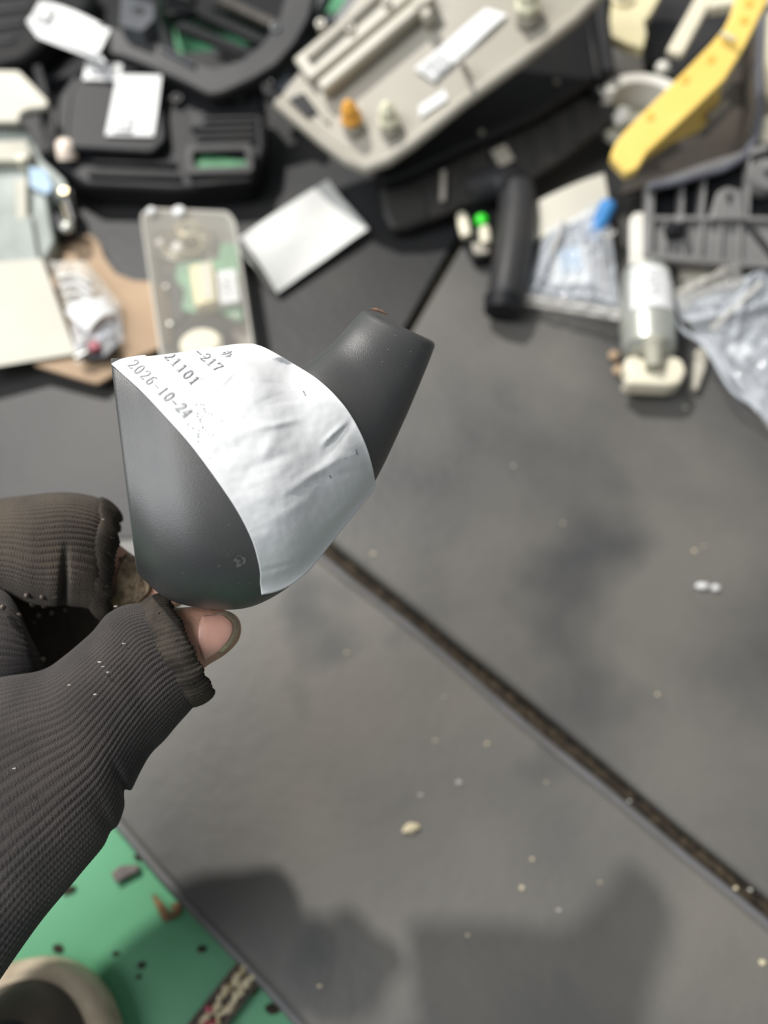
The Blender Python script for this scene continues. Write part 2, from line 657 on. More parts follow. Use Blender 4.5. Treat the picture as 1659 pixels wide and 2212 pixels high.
def smooth_curve(pts, n):
    out = [cat_rom(pts, i / 200) for i in range(201)]
    d = [0]
    for a, c in zip(out, out[1:]):
        d.append(d[-1] + math.dist(a, c))
    res = []
    j = 0
    for i in range(n + 1):
        s = d[-1] * i / n
        while j < len(d) - 2 and d[j + 1] < s:
            j += 1
        f = (s - d[j]) / max(d[j + 1] - d[j], 1e-9)
        res.append((out[j][0] + (out[j + 1][0] - out[j][0]) * f, out[j][1] + (out[j + 1][1] - out[j][1]) * f))
    return res


LU, LV = 150, 110        # u: along the long side (text end to lower end), v: across
left_e = smooth_curve([(240, 786), (262, 806), (305, 845), (352, 895), (412, 962), (470, 1040), (515, 1108), (546, 1172), (561, 1230), (562, 1262), (565, 1285)], LU)
right_e = smooth_curve([(546, 742), (575, 752), (628, 782), (690, 822), (745, 878), (784, 945), (804, 1005), (812, 1052)], LU)
top_e = smooth_curve([(240, 786), (266, 774), (310, 767), (322, 769), (380, 762), (460, 750), (510, 743), (546, 742)], LV)
bot_e = smooth_curve([(565, 1285), (598, 1278), (632, 1262), (668, 1232), (708, 1184), (752, 1128), (790, 1082), (812, 1052)], LV)
CREASES = [((508, 800), (470, 838), .0007, 5), ((545, 822), (640, 838), -.0006, 7), ((560, 870), (700, 846), -.0008, 9), ((690, 850), (800, 905), .0005, 8),
           ((600, 930), (560, 1000), .0006, 14), ((650, 905), (560, 925), .0007, 8), ((700, 955), (745, 915), .0009, 7), ((760, 910), (700, 985), -.0007, 10),
           ((620, 1060), (740, 985), .0007, 10), ((540, 1010), (640, 975), -.0005, 12), ((740, 1110), (808, 1055), -.0010, 8), ((562, 1236), (640, 1215), -.0007, 5),
           ((330, 775), (420, 800), .0005, 7), ((420, 850), (520, 900), -.0004, 14), ((470, 960), (600, 900), .0006, 18), ((660, 1040), (800, 1010), -.0005, 10),
           ((480, 778), (560, 800), -.0005, 7), ((590, 1130), (690, 1060), .0004, 14), ((700, 1130), (780, 1075), .0006, 9)]


def seg_dist(p, a, c):
    ax, ay = a
    dx, dy = c[0] - ax, c[1] - ay
    t = max(0, min(1, ((p[0] - ax) * dx + (p[1] - ay) * dy) / (dx * dx + dy * dy)))
    return math.hypot(p[0] - ax - dx * t, p[1] - ay - dy * t), t


grid_px = [[None] * (LV + 1) for _ in range(LU + 1)]
dep = [[None] * (LV + 1) for _ in range(LU + 1)]
for i in range(LU + 1):
    u = i / LU
    for j in range(LV + 1):
        v = j / LV
        c = []
        for k in (0, 1):
            c.append((1 - v) * left_e[i][k] + v * right_e[i][k] + (1 - u) * top_e[j][k] + u * bot_e[j][k]
                     - ((1 - u) * (1 - v) * left_e[0][k] + (1 - u) * v * right_e[0][k] + u * (1 - v) * left_e[-1][k] + u * v * right_e[-1][k]))
        grid_px[i][j] = c
        dep[i][j] = part_hit(*c)
# where the paper stands clear of the shell it carries on from its neighbours
for it in range(400):
    todo = []
    for i in range(LU + 1):
        for j in range(LV + 1):
            if dep[i][j] is None:
                nb = [dep[a][q] for a, q in ((i - 1, j), (i + 1, j), (i, j - 1), (i, j + 1)) if 0 <= a <= LU and 0 <= q <= LV and dep[a][q] is not None]
                if nb:
                    todo.append((i, j, sum(nb) / len(nb) + .0001))
    if not todo:
        break
    for i, j, d in todo:
        dep[i][j] = d
for it in range(60):
    for i in range(LU + 1):
        for j in range(LV + 1):
            for a, q in ((i - 1, j), (i + 1, j), (i, j - 1), (i, j + 1)):
                if 0 <= a <= LU and 0 <= q <= LV and dep[a][q] + .0005 < dep[i][j]:
                    dep[i][j] = dep[a][q] + .0005
for it in range(30):
    nd = [r[:] for r in dep]
    for i in range(LU + 1):
        for j in range(LV + 1):
            nb = [dep[a][q] for a in (i - 1, i, i + 1) for q in (j - 1, j, j + 1) if 0 <= a <= LU and 0 <= q <= LV]
            nd[i][j] = min(dep[i][j], sum(nb) / len(nb))
    dep = nd
b = B()
vs = []
for i in range(LU + 1):
    row = []
    for j in range(LV + 1):
        x, y = grid_px[i][j]
        q = Vector((x / 55, y / 55, 3.3))
        edge = min(1, min(i, LU - i, j, LV - j) / 10)
        h = .0004 + (.00028 * (noise.noise(q) + .35) + .0001 * noise.noise(q * 3.1)) * (.3 + .7 * edge)
        h += .0004 * max(0, 1 - (LV - j) / 24) * max(0, 1 - abs(i / LU - .12) / .25)
        for a, c, amp, w in CREASES:
            d, t = seg_dist((x, y), a, c)
            if d < w * 3:
                h += amp * .62 * (.35 + .65 * sin(pi * min(max(t, .0), 1))) * math.exp(-(d / w) ** 2)
        row.append(b.verts.new(P(x, y, dep[i][j] - max(h, .00022))))
    vs.append(row)
for i in range(LU):
    for j in range(LV):
        b.faces.new((vs[i][j], vs[i + 1][j], vs[i + 1][j + 1], vs[i][j + 1]))
LABEL_BVH = BVHTree.FromBMesh(b)
label_o = obj('label', b, 'label_paper', part, label='crumpled white paper label wrapped round the black shroud', smooth=70)
sm = label_o.modifiers.new('thickness', 'SOLIDIFY')
sm.thickness = .00012
sm.offset = -1

# ---- the printed characters, drawn as serif strokes on the paper
ELL = [(.5 + .36 * sin(2 * pi * k / 20), .5 + .5 * cos(2 * pi * k / 20)) for k in range(21)]
GLYPH = {
    '0': [(ELL, .13)],
    '1': [([(.5, 0), (.5, 1)], .15), ([(.22, .82), (.5, 1)], .09), ([(.22, .02), (.78, .02)], .07)],
    '2': [([(.14, .74), (.2, .92), (.42, 1), (.66, .97), (.82, .8), (.78, .58), (.5, .32), (.14, .03)], .12), ([(.14, .04), (.86, .04), (.9, .2)], .10)],
    '4': [([(.66, 0), (.66, 1)], .14), ([(.66, 1), (.08, .28), (.92, .28)], .08), ([(.46, .02), (.86, .02)], .07)],
    '6': [([(.78, .92), (.56, 1), (.3, .82), (.16, .45), (.2, .15), (.45, 0), (.72, .06), (.86, .3), (.74, .54), (.5, .6), (.24, .46)], .12)],
    '7': [([(.12, .74), (.14, .96), (.88, .96), (.6, .5), (.46, 0)], .12)],
    '5': [([(.8, .98), (.24, .98), (.2, .56), (.5, .64), (.8, .5), (.84, .22), (.6, .02), (.2, .08)], .11)],
    '-': [([(.08, .42), (.92, .42)], .10)],
    '办': [([(.1, .7), (.8, .72), (.74, .1), (.58, .16)], .08), ([(.45, 1), (.42, .5), (.12, .02)], .08), ([(.1, .5), (.02, .26)], .08), ([(.86, .52), (1.0, .3)], .08)],
    '口': [([(.1, .9), (.12, .1)], .09), ([(.1, .9), (.88, .88), (.86, .1)], .09), ([(.12, .16), (.86, .16)], .08)],
}


def write(text, start, adv, up, wide, mname, label):
    """start = middle of the first character (px), adv = step, up = height vector"""
    for n, ch in enumerate(text):
        if ch == ' ':
            continue
        cx, cy = start[0] + adv[0] * n, start[1] + adv[1] * n
        al = math.hypot(*adv)
        rx, ry = adv[0] / al * wide, adv[1] / al * wide
        b = B()

        def put(gx, gy):
            x = cx + (gx - .5) * rx + (gy - .5) * up[0]
            y = cy + (gx - .5) * ry + (gy - .5) * up[1]
            r = ray(x, y).normalized()
            h = LABEL_BVH.ray_cast(CAM, r)
            return None if h[0] is None else b.verts.new(h[0] - r * .00030)
        for pts, w in GLYPH[ch]:
            fine = []
            for a, c in zip(pts, pts[1:]):
                m = max(1, int(math.dist(a, c) / .09))
                fine += [(a[0] + (c[0] - a[0]) * k / m, a[1] + (c[1] - a[1]) * k / m) for k in range(m)]
            fine.append(pts[-1])
            prev = None
            for k, p in enumerate(fine):
                q0, q1 = fine[max(k - 1, 0)], fine[min(k + 1, len(fine) - 1)]
                tx, ty = q1[0] - q0[0], q1[1] - q0[1]
                tl = math.hypot(tx, ty) or 1
                nx, ny = -ty / tl * w * .72, tx / tl * w * .72
                ww = 1.0 if abs(tx) < abs(ty) else .75
                pr = (put(p[0] + nx * ww, p[1] + ny * ww), put(p[0] - nx * ww, p[1] - ny * ww))
                if prev and all(pr) and all(prev):
                    b.faces.new((prev[0], prev[1], pr[1], pr[0]))
                prev = pr
        if b.faces:
            obj('printed_character', b, mname, label_o, smooth=0)
        else:
            b.free()


write('2026-10-24', (287.6, 785.7), (12.8, 11.7), (19, -14), 13, 'ink_faint', 'date')
write('21101', (367, 769), (13, 13.1), (18, -13), 14, 'ink', 'number')
write('-217', (431, 761), (13, 10.4), (17, -12), 14, 'ink', 'number')
write('办', (492, 764), (13, 10), (17, -10), 16, 'ink_faint', 'mark')
for k in range(46):
    if k < 30:
        x, y = random.gauss(440, 12), random.gauss(908, 30)
    else:
        x, y = random.uniform(470, 780), random.uniform(830, 1200)
    s = random.uniform(.7, 1.6)
    decal('ink_speck', [(x - s, y), (x, y - s), (x + s, y), (x, y + s)], 'ink_faint' if k < 30 else 'ink', label_o, .00014, bvh=LABEL_BVH)
for x, y, dx, dy in ((656, 846, 5, 8), (770, 972, 3, 10), (713, 1028, 3, 5), (440, 770, 6, 3)):
    decal('ink_speck', [(x - 2, y - 1), (x, y - 2), (x + dx, y + dy), (x + dx - 2, y + dy + 1)], 'ink', label_o, .00014, bvh=LABEL_BVH)

# ------------------------------------------------------------------ the hand in a fingerless knitted glove
THUMB_GLOVE = [
    [-420, 1700, -180, 2420, .235, .235, .026, .026, 2.2, 2.2],
    [-250, 1590, -60, 2190, .232, .233, .027, .027, 2.2, 2.2],
    [-110, 1500, 62, 2008, .230, .232, .027, .027, 2.2, 2.2],
    [0, 1466, 162, 1888, .229, .231, .025, .025, 2.2, 2.2],
    [88, 1448, 240, 1792, .228, .231, .022, .023, 2.2, 2.2],
    [140, 1418, 270, 1722, .227, .231, .020, .021, 2.2, 2.2],
    [185, 1382, 303, 1655, .226, .231, .018, .019, 2.2, 2.2],
    [222, 1346, 340, 1600, .225, .231, .0165, .0175, 2.2, 2.2],
    [262, 1312, 392, 1548, .225, .231, .0150, .0155, 2.2, 2.2],
    [330, 1302, 428, 1506, .226, .231, .0135, .0140, 2.2, 2.2],
]
INDEX_GLOVE = [
    [-190, 1180, -170, 1340, .262, .262, .015, .016, 2.3, 2.3],
    [-90, 1108, -90, 1290, .254, .256, .016, .016, 2.3, 2.3],
    [0, 1080, -4, 1272, .249, .252, .016, .016, 2.3, 2.3],
    [78, 1068, 70, 1296, .246, .250, .016, .015, 2.3, 2.3],
    [150, 1066, 140, 1304, .246, .250, .015, .015, 2.3, 2.3],
    [205, 1074, 196, 1312, .248, .252, .0135, .014, 2.3, 2.3],
    [238, 1096, 216, 1322, .251, .254, .0125, .013, 2.3, 2.3],
]
MIDDLE_GLOVE = [
    [-190, 1300, -170, 1480, .250, .250, .012, .012, 2.2, 2.2],
    [-90, 1262, -70, 1468, .247, .247, .013, .012, 2.2, 2.2],
    [-10, 1262, 16, 1464, .245, .245, .0125, .012, 2.2, 2.2],
    [32, 1300, 70, 1458, .246, .246, .0105, .010, 2.2, 2.2],
    [62, 1368, 98, 1440, .249, .249, .006, .006, 2.2, 2.2],
]
PALM_GLOVE = [
    [-420, 1500, -300, 2300, .262, .250, .016, .018, 2.6, 2.6],
    [-220, 1270, -120, 2000, .270, .255, .016, .018, 2.6, 2.6],
    [-60, 1160, 60, 1760, .274, .260, .014, .016, 2.6, 2.6],
    [80, 1190, 170, 1600, .278, .268, .012, .014, 2.6, 2.6],
    [190, 1240, 250, 1490, .284, .276, .010, .012, 2.6, 2.6],
    [240, 1290, 270, 1430, .288, .282, .006, .008, 2.6, 2.6],
]


def knit(nrib, nst, amp, t0=0.0):
    def f(t, v):
        r = v * nrib + .35 * noise.noise(Vector((t * 5, v * 9, nrib)))
        fr = r - math.floor(r)
        groove = abs(sin(pi * fr)) ** .8
        st = (t * nst + .5 * (math.floor(r) % 2)) % 1.0
        loop = abs(sin(pi * st)) ** .6
        wide = noise.noise(Vector((t * 4, cos(2 * pi * v) * 1.4, sin(2 * pi * v) * 1.4)))
        return amp * (groove * (.38 + .75 * loop) - .6) + .0007 * wide
    return f


person = thing('person', "person's left hand in a dark knitted glove, thumb and finger gripping the black shroud", 'person', P(-150, 1900, .26))
b = B()


def thumb_disp(t, v):
    h = knit(84, 120, .00038)(t, v)
    # creases low on the wrist side and at the base of the thumb
    ph = 2 * pi * v
    side = max(0, cos(ph)) ** 2
    h -= .0030 * side * math.exp(-((t - .565) / .018) ** 2)
    h -= .0012 * side * math.exp(-((t - .44) / .02) ** 2)
    h += .0008 * math.exp(-((t - .80) / .05) ** 2) * sin(ph * 2 + 1)
    return h


def index_disp(t, v):
    h = knit(62, 70, .00040)(t, v)
    ph = 2 * pi * v
    front = max(0, sin(ph - .1)) * max(0, cos(ph) + .25)
    h -= .0050 * front * math.exp(-((t - .66) / .022) ** 2)      # the tuck across the finger
    h += .0010 * front * math.exp(-((t - .60) / .05) ** 2)
    return h


skin(b, loft_rings(THUMB_GLOVE, 420, 504, thumb_disp), True, False)
glove = obj('glove', b, 'knit', person, label='dark knitted fingerless work glove', smooth=180)
b = B()
skin(b, loft_rings(INDEX_GLOVE, 260, 372, index_disp), True, False)
obj('glove_finger', b, 'knit_brown', glove, smooth=180)
b = B()
skin(b, loft_rings(MIDDLE_GLOVE, 120, 240, knit(44, 40, .00035)))
obj('glove_finger', b, 'knit', glove, smooth=180)
b = B()
skin(b, loft_rings(PALM_GLOVE, 160, 200, knit(60, 70, .0004)))
obj('glove_palm', b, 'knit_brown', glove, smooth=180)


def hem(secs, rad, grow, jag):
    """rolled, frayed edge round the open end of a glove finger"""
    r = loft_rings(secs, 40, 288)[-1]
    c = sum(r, Vector()) / len(r)
    b = B()
    rows = []
    prev = loft_rings(secs, 40, 288)[-3]
    axd = (c - sum(prev, Vector()) / len(prev)).normalized()
    m = 16
    for k, p in enumerate(r):
        o = (p - c).normalized()
        rr = rad * (1 + jag * noise.noise(Vector((k * .085, rad * 900, 1))))
        cc = p + o * grow + axd * (jag * .0022 * noise.noise(Vector((k * .055, 7, rad * 500))))
        row = []
        for q in range(m):
            f = 2 * pi * q / m
            w = 1 + .16 * abs(sin(pi * (k / 4 + q * .12)))
            row.append(b.verts.new(cc + (o * cos(f) + axd * sin(f) * 2.1) * rr * w))
        rows.append(row)
    n = len(rows)
    for k in range(n):
        a, d = rows[k], rows[(k + 1) % n]
        for q in range(m):
            b.faces.new((a[q], a[(q + 1) % m], d[(q + 1) % m], d[q]))
    return b, r, c, axd


b, r1, c1, a1 = hem(THUMB_GLOVE, .0020, -.0004, .25)
obj('glove_hem', b, 'knit_hem', glove, smooth=180)
b, r2, c2, a2 = hem(INDEX_GLOVE, .0018, -.0003, .5)
obj('glove_hem', b, 'knit_hem', glove, smooth=180)
# frayed ends of yarn
b = B()
for (r, c, a, n) in ((r1, c1, a1, 46), (r2, c2, a2, 60)):
    for k in range(n):
        p = random.choice(r)
        o = (p - c).normalized()
        q = p + o * .001
        pts = [q]
        for s in range(4):
            q = q + (a * random.uniform(.2, 1) + o * random.uniform(-.4, .6) + Vector((random.uniform(-1, 1), random.uniform(-1, 1), random.uniform(-1, 1))) * .8) * .0007
            pts.append(q)
        tube(b, pts, [.00016, .00014, .00012, .0001, .00005], 5)
obj('frayed_yarn', b, 'knit_hem', glove, kind='stuff')
# rubber grip dots on the palm side
DOTS = [(58, 1287, .2385), (92, 1290, .2385), (120, 1288, .239), (6, 1312, .2330), (70, 1306, .245), (95, 1308, .246), (40, 1330, .239), (46, 1352, .240), (20, 1345, .236), (82, 1330, .262),
        (110, 1325, .264), (128, 1342, .266), (100, 1350, .264), (88, 1372, .263), (120, 1366, .266), (74, 1345, .262), (105, 1390, .264), (140, 1320, .267), (64, 1420, .243), (92, 1424, .244)]
for x, y, d in DOTS:
    b = B()
    blob(b, P(x, y, d), (.0009, .0009, .0012), 2, .2, seed=x * .1)
    obj('grip_dot', b, 'rubber_dot', glove)
for x, y, d in ((222, 1440, .2105), (215, 1430, .2105), (232, 1452, .211), (205, 1500, .2075), (30, 1660, .2035), (150, 1480, .2075), (250, 1310, .2385), (222, 1122, .2400), (268, 1390, .2135)):
    b = B()
    blob(b, P(x, y, d), (.00030 + .0003 * abs(sin(x)), .00022, .0002), 1, .8, seed=x * .3)
    obj('lint_speck', b, 'lint', glove)


# ---- the bare hand inside the glove: one continuous surface
def shrink(secs, k):
    out = []
    for s in secs:
        ax, ay, bx, by, da, db, tf, tb, ea, eb = s
        cx, cy = (ax + bx) / 2, (ay + by) / 2
        out.append([cx + (ax - cx) * k, cy + (ay - cy) * k, cx + (bx - cx) * k, cy + (by - cy) * k, da, db, tf * k, tb * k, ea, eb])
    return out


THUMB_TIP = [
    [318, 1348, 398, 1490, .226, .230, .0095, .0095, 2, 2],
    [362, 1318, 422, 1466, .2265, .229, .0092, .0095, 2, 2],
    [398, 1312, 438, 1446, .227, .228, .0086, .0095, 2, 2],
    [436, 1311, 452, 1434, .227, .228, .0076, .0090, 2, 2],
    [470, 1314, 480, 1418, .2275, .228, .0066, .0080, 2, 2],
    [498, 1322, 503, 1399, .228, .228, .0054, .0066, 2, 2],
    [514, 1334, 516, 1382, .2285, .2285, .0036, .0046, 2, 2],
    [521, 1349, 521, 1366, .229, .229, .0014, .0018, 2, 2],
]
INDEX_TIP = [
    [170, 1120, 150, 1285, .250, .253, .0115, .0115, 2.1, 2.1],
    [222, 1148, 206, 1300, .252, .255, .0105, .0110, 2.1, 2.1],
    [262, 1180, 254, 1318, .255, .256, .0090, .0100, 2.1, 2.1],
    [300, 1208, 300, 1320, .257, .258, .0075, .0090, 2.1, 2.1],
    [345, 1232, 350, 1322, .259, .259, .0066, .0080, 2.1, 2.1],
    [385, 1258, 388, 1310, .260, .260, .0045, .0055, 2.1, 2.1],
    [402, 1276, 403, 1294, .260, .260, .0016, .0020, 2.1, 2.1],
]
b = B()
for secs, k in ((THUMB_GLOVE, .80), (INDEX_GLOVE, .74), (MIDDLE_GLOVE, .70), (PALM_GLOVE, .82)):
    skin(b, loft_rings(shrink(secs, k), 40, 40))
skin(b, loft_rings(THUMB_TIP, 60, 60))
skin(b, loft_rings(INDEX_TIP, 50, 50))
# the ring and little finger folded behind, and the forearm leaving the picture
for pts, rr in (([(-60, 1560, .262), (20, 1500, .268), (70, 1440, .272), (60, 1400, .276)], .0065), ([(-90, 1660, .262), (0, 1600, .268), (40, 1540, .272), (30, 1490, .276)], .006)):
    tube(b, [P(*q) for q in pts], [rr, rr, rr * .95, rr * .6], 16)
tube(b, [P(-300, 2030, .238), P(-500, 2230, .24), P(-900, 2700, .245), P(-1300, 3150, .25)], [.026, .027, .031, .036], 24)
hand = obj('hand', b, 'skin', person, smooth=180)
rm = hand.modifiers.new('one_body', 'REMESH')
rm.mode = 'VOXEL'
rm.voxel_size = .0006
rm.use_smooth_shade = True
ss = hand.modifiers.new('soften', 'SMOOTH')
ss.factor = .5
ss.iterations = 6

# ---- thumb nail
tmp = B()
skin(tmp, loft_rings(THUMB_TIP, 60, 60))
THUMB_BVH = BVHTree.FromBMesh(tmp)
tmp.free()


def nail(outline_l, outline_r, mname, lift, name, label):
    b = B()
    n = 18

    def f(u, v):
        l, r = cat_rom(outline_l, v), cat_rom(outline_r, v)
        x, y = l[0] + (r[0] - l[0]) * u, l[1] + (r[1] - l[1]) * u
        h = THUMB_BVH.ray_cast(CAM, ray(x, y).normalized())
        if h[0] is None:
            h = THUMB_BVH.find_nearest(P(x, y, .222))
        e = min(1, 4 * min(u, v, 1 - v) + .0)
        return h[0] - ray(x, y).normalized() * (lift * (.1 + .9 * e ** .5))
    sheet(b, f, n, n)
    o = obj(name, b, mname, hand, label=label, smooth=180)
    s = o.modifiers.new('thickness', 'SOLIDIFY')
    s.thickness = .0004
    s.offset = -1
    return o


nail([(438, 1330), (428, 1352), (426, 1380), (433, 1408), (442, 1428)], [(478, 1326), (500, 1342), (504, 1362), (490, 1388), (466, 1412)], 'nail_plate', .00075, 'nail', 'pink thumbnail')
nail([(468, 1326), (492, 1342), (498, 1362), (485, 1386), (462, 1410)], [(494, 1320), (513, 1337), (517, 1358), (505, 1384), (482, 1410)], 'nail_edge', .0006, 'nail_edge', 'dirty yellowed free edge of the nail')
# grime caked on the index fingertip behind the shroud
tmp = B()
skin(tmp, loft_rings(INDEX_TIP, 50, 50))
IB = BVHTree.FromBMesh(tmp)
tmp.free()
b = B()


def grime(u, v):
    l, r = cat_rom([(287, 1182), (262, 1218), (250, 1252), (252, 1290), (262, 1302)], v), cat_rom([(290, 1184), (302, 1214), (320, 1252), (322, 1276), (300, 1300)], v)
    x, y = l[0] + (r[0] - l[0]) * u, l[1] + (r[1] - l[1]) * u
    h = IB.ray_cast(CAM, ray(x, y).normalized())
    q = h[0] if h[0] is not None else IB.find_nearest(P(x, y, .2455))[0]
    return q - ray(x, y).normalized() * (.0006 + .0002 * noise.noise(Vector((u * 6, v * 9, 2))))


sheet(b, grime, 24, 24)
g = obj('fingertip_grime', b, 'dirty_skin', hand, label='tan dirt-caked fingertip', smooth=180)
s = g.modifiers.new('thickness', 'SOLIDIFY')
s.thickness = .0004
s.offset = -1

# ------------------------------------------------------------------ helpers for the clutter on the mats
def plate(name, pts, z, depth, mname, parent=None, bevel=.0008, r=0, **kw):
    """flat solid with the outline pts (px) at height z (number or plane)"""
    pl = z if isinstance(z, Pl) else Pl(z)
    b = B()
    top = pl.pts(rounded(pts, r) if r else pts)
    prism(b, top, depth, -pl.n)
    if parent is None and 'loc' not in kw:
        c = sum(top, Vector()) / len(top)
        kw['loc'] = (c.x, c.y, min(p.z for p in top) - depth)
    return obj(name, b, mname, parent, bevel=bevel, **kw)


def paper(name, corners, pl, mname, parent=None, bump=None, thick=.0003, n=18, **kw):
    b = B()
    f = quad_fn(corners, pl, bump)
    sheet(b, f, n, n, thick)
    if parent is None and 'loc' not in kw:
        kw['loc'] = f(.5, .5)
    return obj(name, b, mname, parent, smooth=60, **kw)


def disc(name, px, py, pl, r, h, mname, parent, hole=0, n=24, lift=0.0, **kw):
    b = B()
    c = pl.at(px, py, lift)
    prof = [(0, r * .98), (h * .85, r), (h, r * .93)]
    if hole:
        prof += [(h, hole), (h * .3, hole * .95)]
    lathe(b, c, pl.n, prof, n)
    return obj(name, b, mname, parent, **kw)


def film_sheet(name, corners, pl, mname, amp, seed, parent=None, n=46, folds=(), lift=.002, **kw):
    """crinkled clear film over a four-cornered patch"""
    def bump(u, v):
        q = Vector((u * 3.2 + seed, v * 3.2, seed * 1.7))
        e = min(1, 6 * min(u, v, 1 - u, 1 - v))
        h = lift * e + amp * (abs(noise.noise(q)) + .6 * abs(noise.noise(q * 2.6)) + .35 * abs(noise.noise(q * 6))) * (.25 + .75 * e)
        for (u0, v0, u1, v1, a, w) in folds:
            d, t = seg_dist((u, v), (u0, v0), (u1, v1))
            h += a * math.exp(-(d / w) ** 2)
        return h
    b = B()
    f = quad_fn(corners, pl, bump)
    sheet(b, f, n, n)
    if parent is None and 'loc' not in kw:
        kw['loc'] = f(.5, .5)
    return obj(name, b, mname, parent, smooth=28, **kw)


# ------------------------------------------------------------------ clutter, top left
# black housing with two white stickers
h = thing('black_housing', 'large black plastic housing carrying two white stickers, top left', 'car part', G(330, 400, 0))
hp = Pl((140, 300, .030), (540, 330, .026), (330, 160, .040))
body = plate('housing_body', [(120, 210), (165, 148), (330, 158), (430, 180), (566, 170), (575, 320), (545, 395), (380, 410), (180, 400), (112, 345)], hp, .026, 'black_plastic', h, .003, 16)
plate('upper_deck', [(150, 200), (178, 155), (345, 166), (360, 300), (330, 330), (140, 318)], Pl((140, 300, .038), (340, 300, .036), (300, 160, .047)), .008, 'black_plastic', h, .002, 12)
dk = Pl((140, 300, .038), (340, 300, .036), (300, 160, .047))
b = B()
ring(b, hp.pts(rounded([(398, 312), (545, 308), (548, 372), (402, 376)], 12), .006), hp.pts(rounded([(415, 326), (530, 322), (532, 358), (418, 362)], 10), .006), .006, -hp.n)
obj('socket_frame', b, 'charcoal_plastic', h, bevel=.0006)
plate('socket_floor', [(415, 326), (530, 322), (532, 358), (418, 362)], Pl((415, 326, .0265), (530, 322, .0255), (470, 360, .0250)), .001, 'board_green', h, 0)
for k in range(4):
    y = 252 + k * 15
    b = B()
    beam(b, hp.at(425, y + 3, .004), hp.at(550, y, .004), .0030, .004)
    obj('louvre', b, 'charcoal_plastic', h, bevel=.0005)
plate('square_boss', [(408, 242), (442, 240), (444, 272), (411, 275)], Pl((408, 242, .036), (444, 240, .036), (420, 275, .034)), .006, 'charcoal_plastic', h)
for (x, y) in ((385, 222), (520, 215)):
    disc('screw_boss', x, y, hp, .0040, .005, 'charcoal_plastic', h, .0018)
st = paper('sticker', [(188, 138), (266, 141), (260, 180), (180, 176)], dk, 'tag_white', h, lambda u, v: .0012 + .0008 * sin(u * 3))
paper('print_block', [(200, 148), (252, 150), (248, 170), (196, 168)], dk, 'tag_print', st, lambda u, v: .0034, .0001)
st = paper('sticker', [(256, 170), (352, 172), (333, 298), (229, 296)], dk, 'tag_white', h, lambda u, v: .0015 + .0022 * (1 - v) ** 2)
paper('print_block', [(252, 256), (292, 258), (286, 292), (245, 290)], dk, 'tag_print', st, lambda u, v: .0032, .0001)
tmpb = B()
lathe(tmpb, hp.at(147, 345, .001), UP * .8 + Vector((0, 0, .6)), [(0, .0066), (.004, .0070), (.010, .0066), (.0125, .0046), (.0135, .0015)], 24)
obj('indicator_bulb', tmpb, 'bulb', h, label='small round pinkish white indicator bulb, its highlight in the colour')
tmpb = B()
blob(tmpb, G(272, 413, .012), (.0032, .0032, .0034), 3)
obj('indicator_bulb', tmpb, 'ivory_plastic', h, label='tiny ivory bulb low on the housing')
for k, (x0, y0, x1, y1) in enumerate(((200, 345, 380, 352), (190, 372, 390, 380), (420, 395, 540, 385))):
    b = B()
    beam(b, hp.at(x0, y0, .003), hp.at(x1, y1, .003), .004, .004)
    obj('rib', b, 'black_gloss', h, bevel=.0006)
# sagging dark grey bracket arm that crosses the corner
h = thing('bracket_arm', 'long dark grey plastic bracket arm bent in a V, top left corner', 'car part', G(450, 190, .02))
pl = Pl((230, 70, .062), (455, 180, .050), (640, 20, .072))
plate('arm', [(205, 48), (270, 62), (350, 95), (420, 130), (462, 143), (520, 128), (566, 92), (600, 40), (622, -40), (690, -40), (668, 40), (640, 92), (598, 140), (545, 172), (480, 202), (452, 206), (400, 180), (330, 148), (262, 122), (205, 112)],
      pl, .012, 'charcoal_plastic', h, .003, 10)
plate('end_block', [(262, -10), (332, 8), (334, 40), (308, 66), (258, 54)], Pl(.070), .016, 'slate_plastic', h, .002, 6)
disc('bolt_hole', 300, 26, Pl(.0695), .0040, .001, 'black_plastic', h, .002)
disc('bolt_hole', 595, 60, pl, .0036, .0012, 'slate_plastic', h, .002)
b = B()
beam(b, pl.at(348, 100, .002), pl.at(420, 140, .002), .003, .004)
obj('rib', b, 'slate_plastic', h, bevel=.0005)
# blue-grey stepped rail beside the taupe panel
h = thing('stepped_rail', 'blue-grey plastic rail with stepped blocks along the taupe panel', 'car part', G(640, 150, .02))
rp = Pl((600, 190, .036), (720, 40, .056), (640, 20, .053))
plate('rail', [(572, 172), (596, 128), (640, 40), (680, -40), (716, -40), (668, 60), (640, 118), (650, 150), (640, 196), (606, 200)], rp, .010, 'slate_plastic', h, .0015, 5)
plate('rail', [(640, 180), (700, 70), (770, -40), (800, -40), (722, 82), (668, 178)], rp, .008, 'slate_plastic', h, .0015, 4)
for c in ([(618, 104), (640, 64), (668, 76), (648, 118)], [(655, 60), (680, 20), (722, 30), (716, 50), (690, 66)], [(575, 150), (600, 146), (644, 172), (638, 206), (596, 192)]):
    plate('block', c, Pl((600, 190, .042), (720, 40, .062), (640, 20, .0585)), .010, 'slate_plastic', h, .0015)
for x, y in ((668, 118), (716, 62)):
    disc('rivet', x, y, rp, .0022, .0030, 'steel', h)
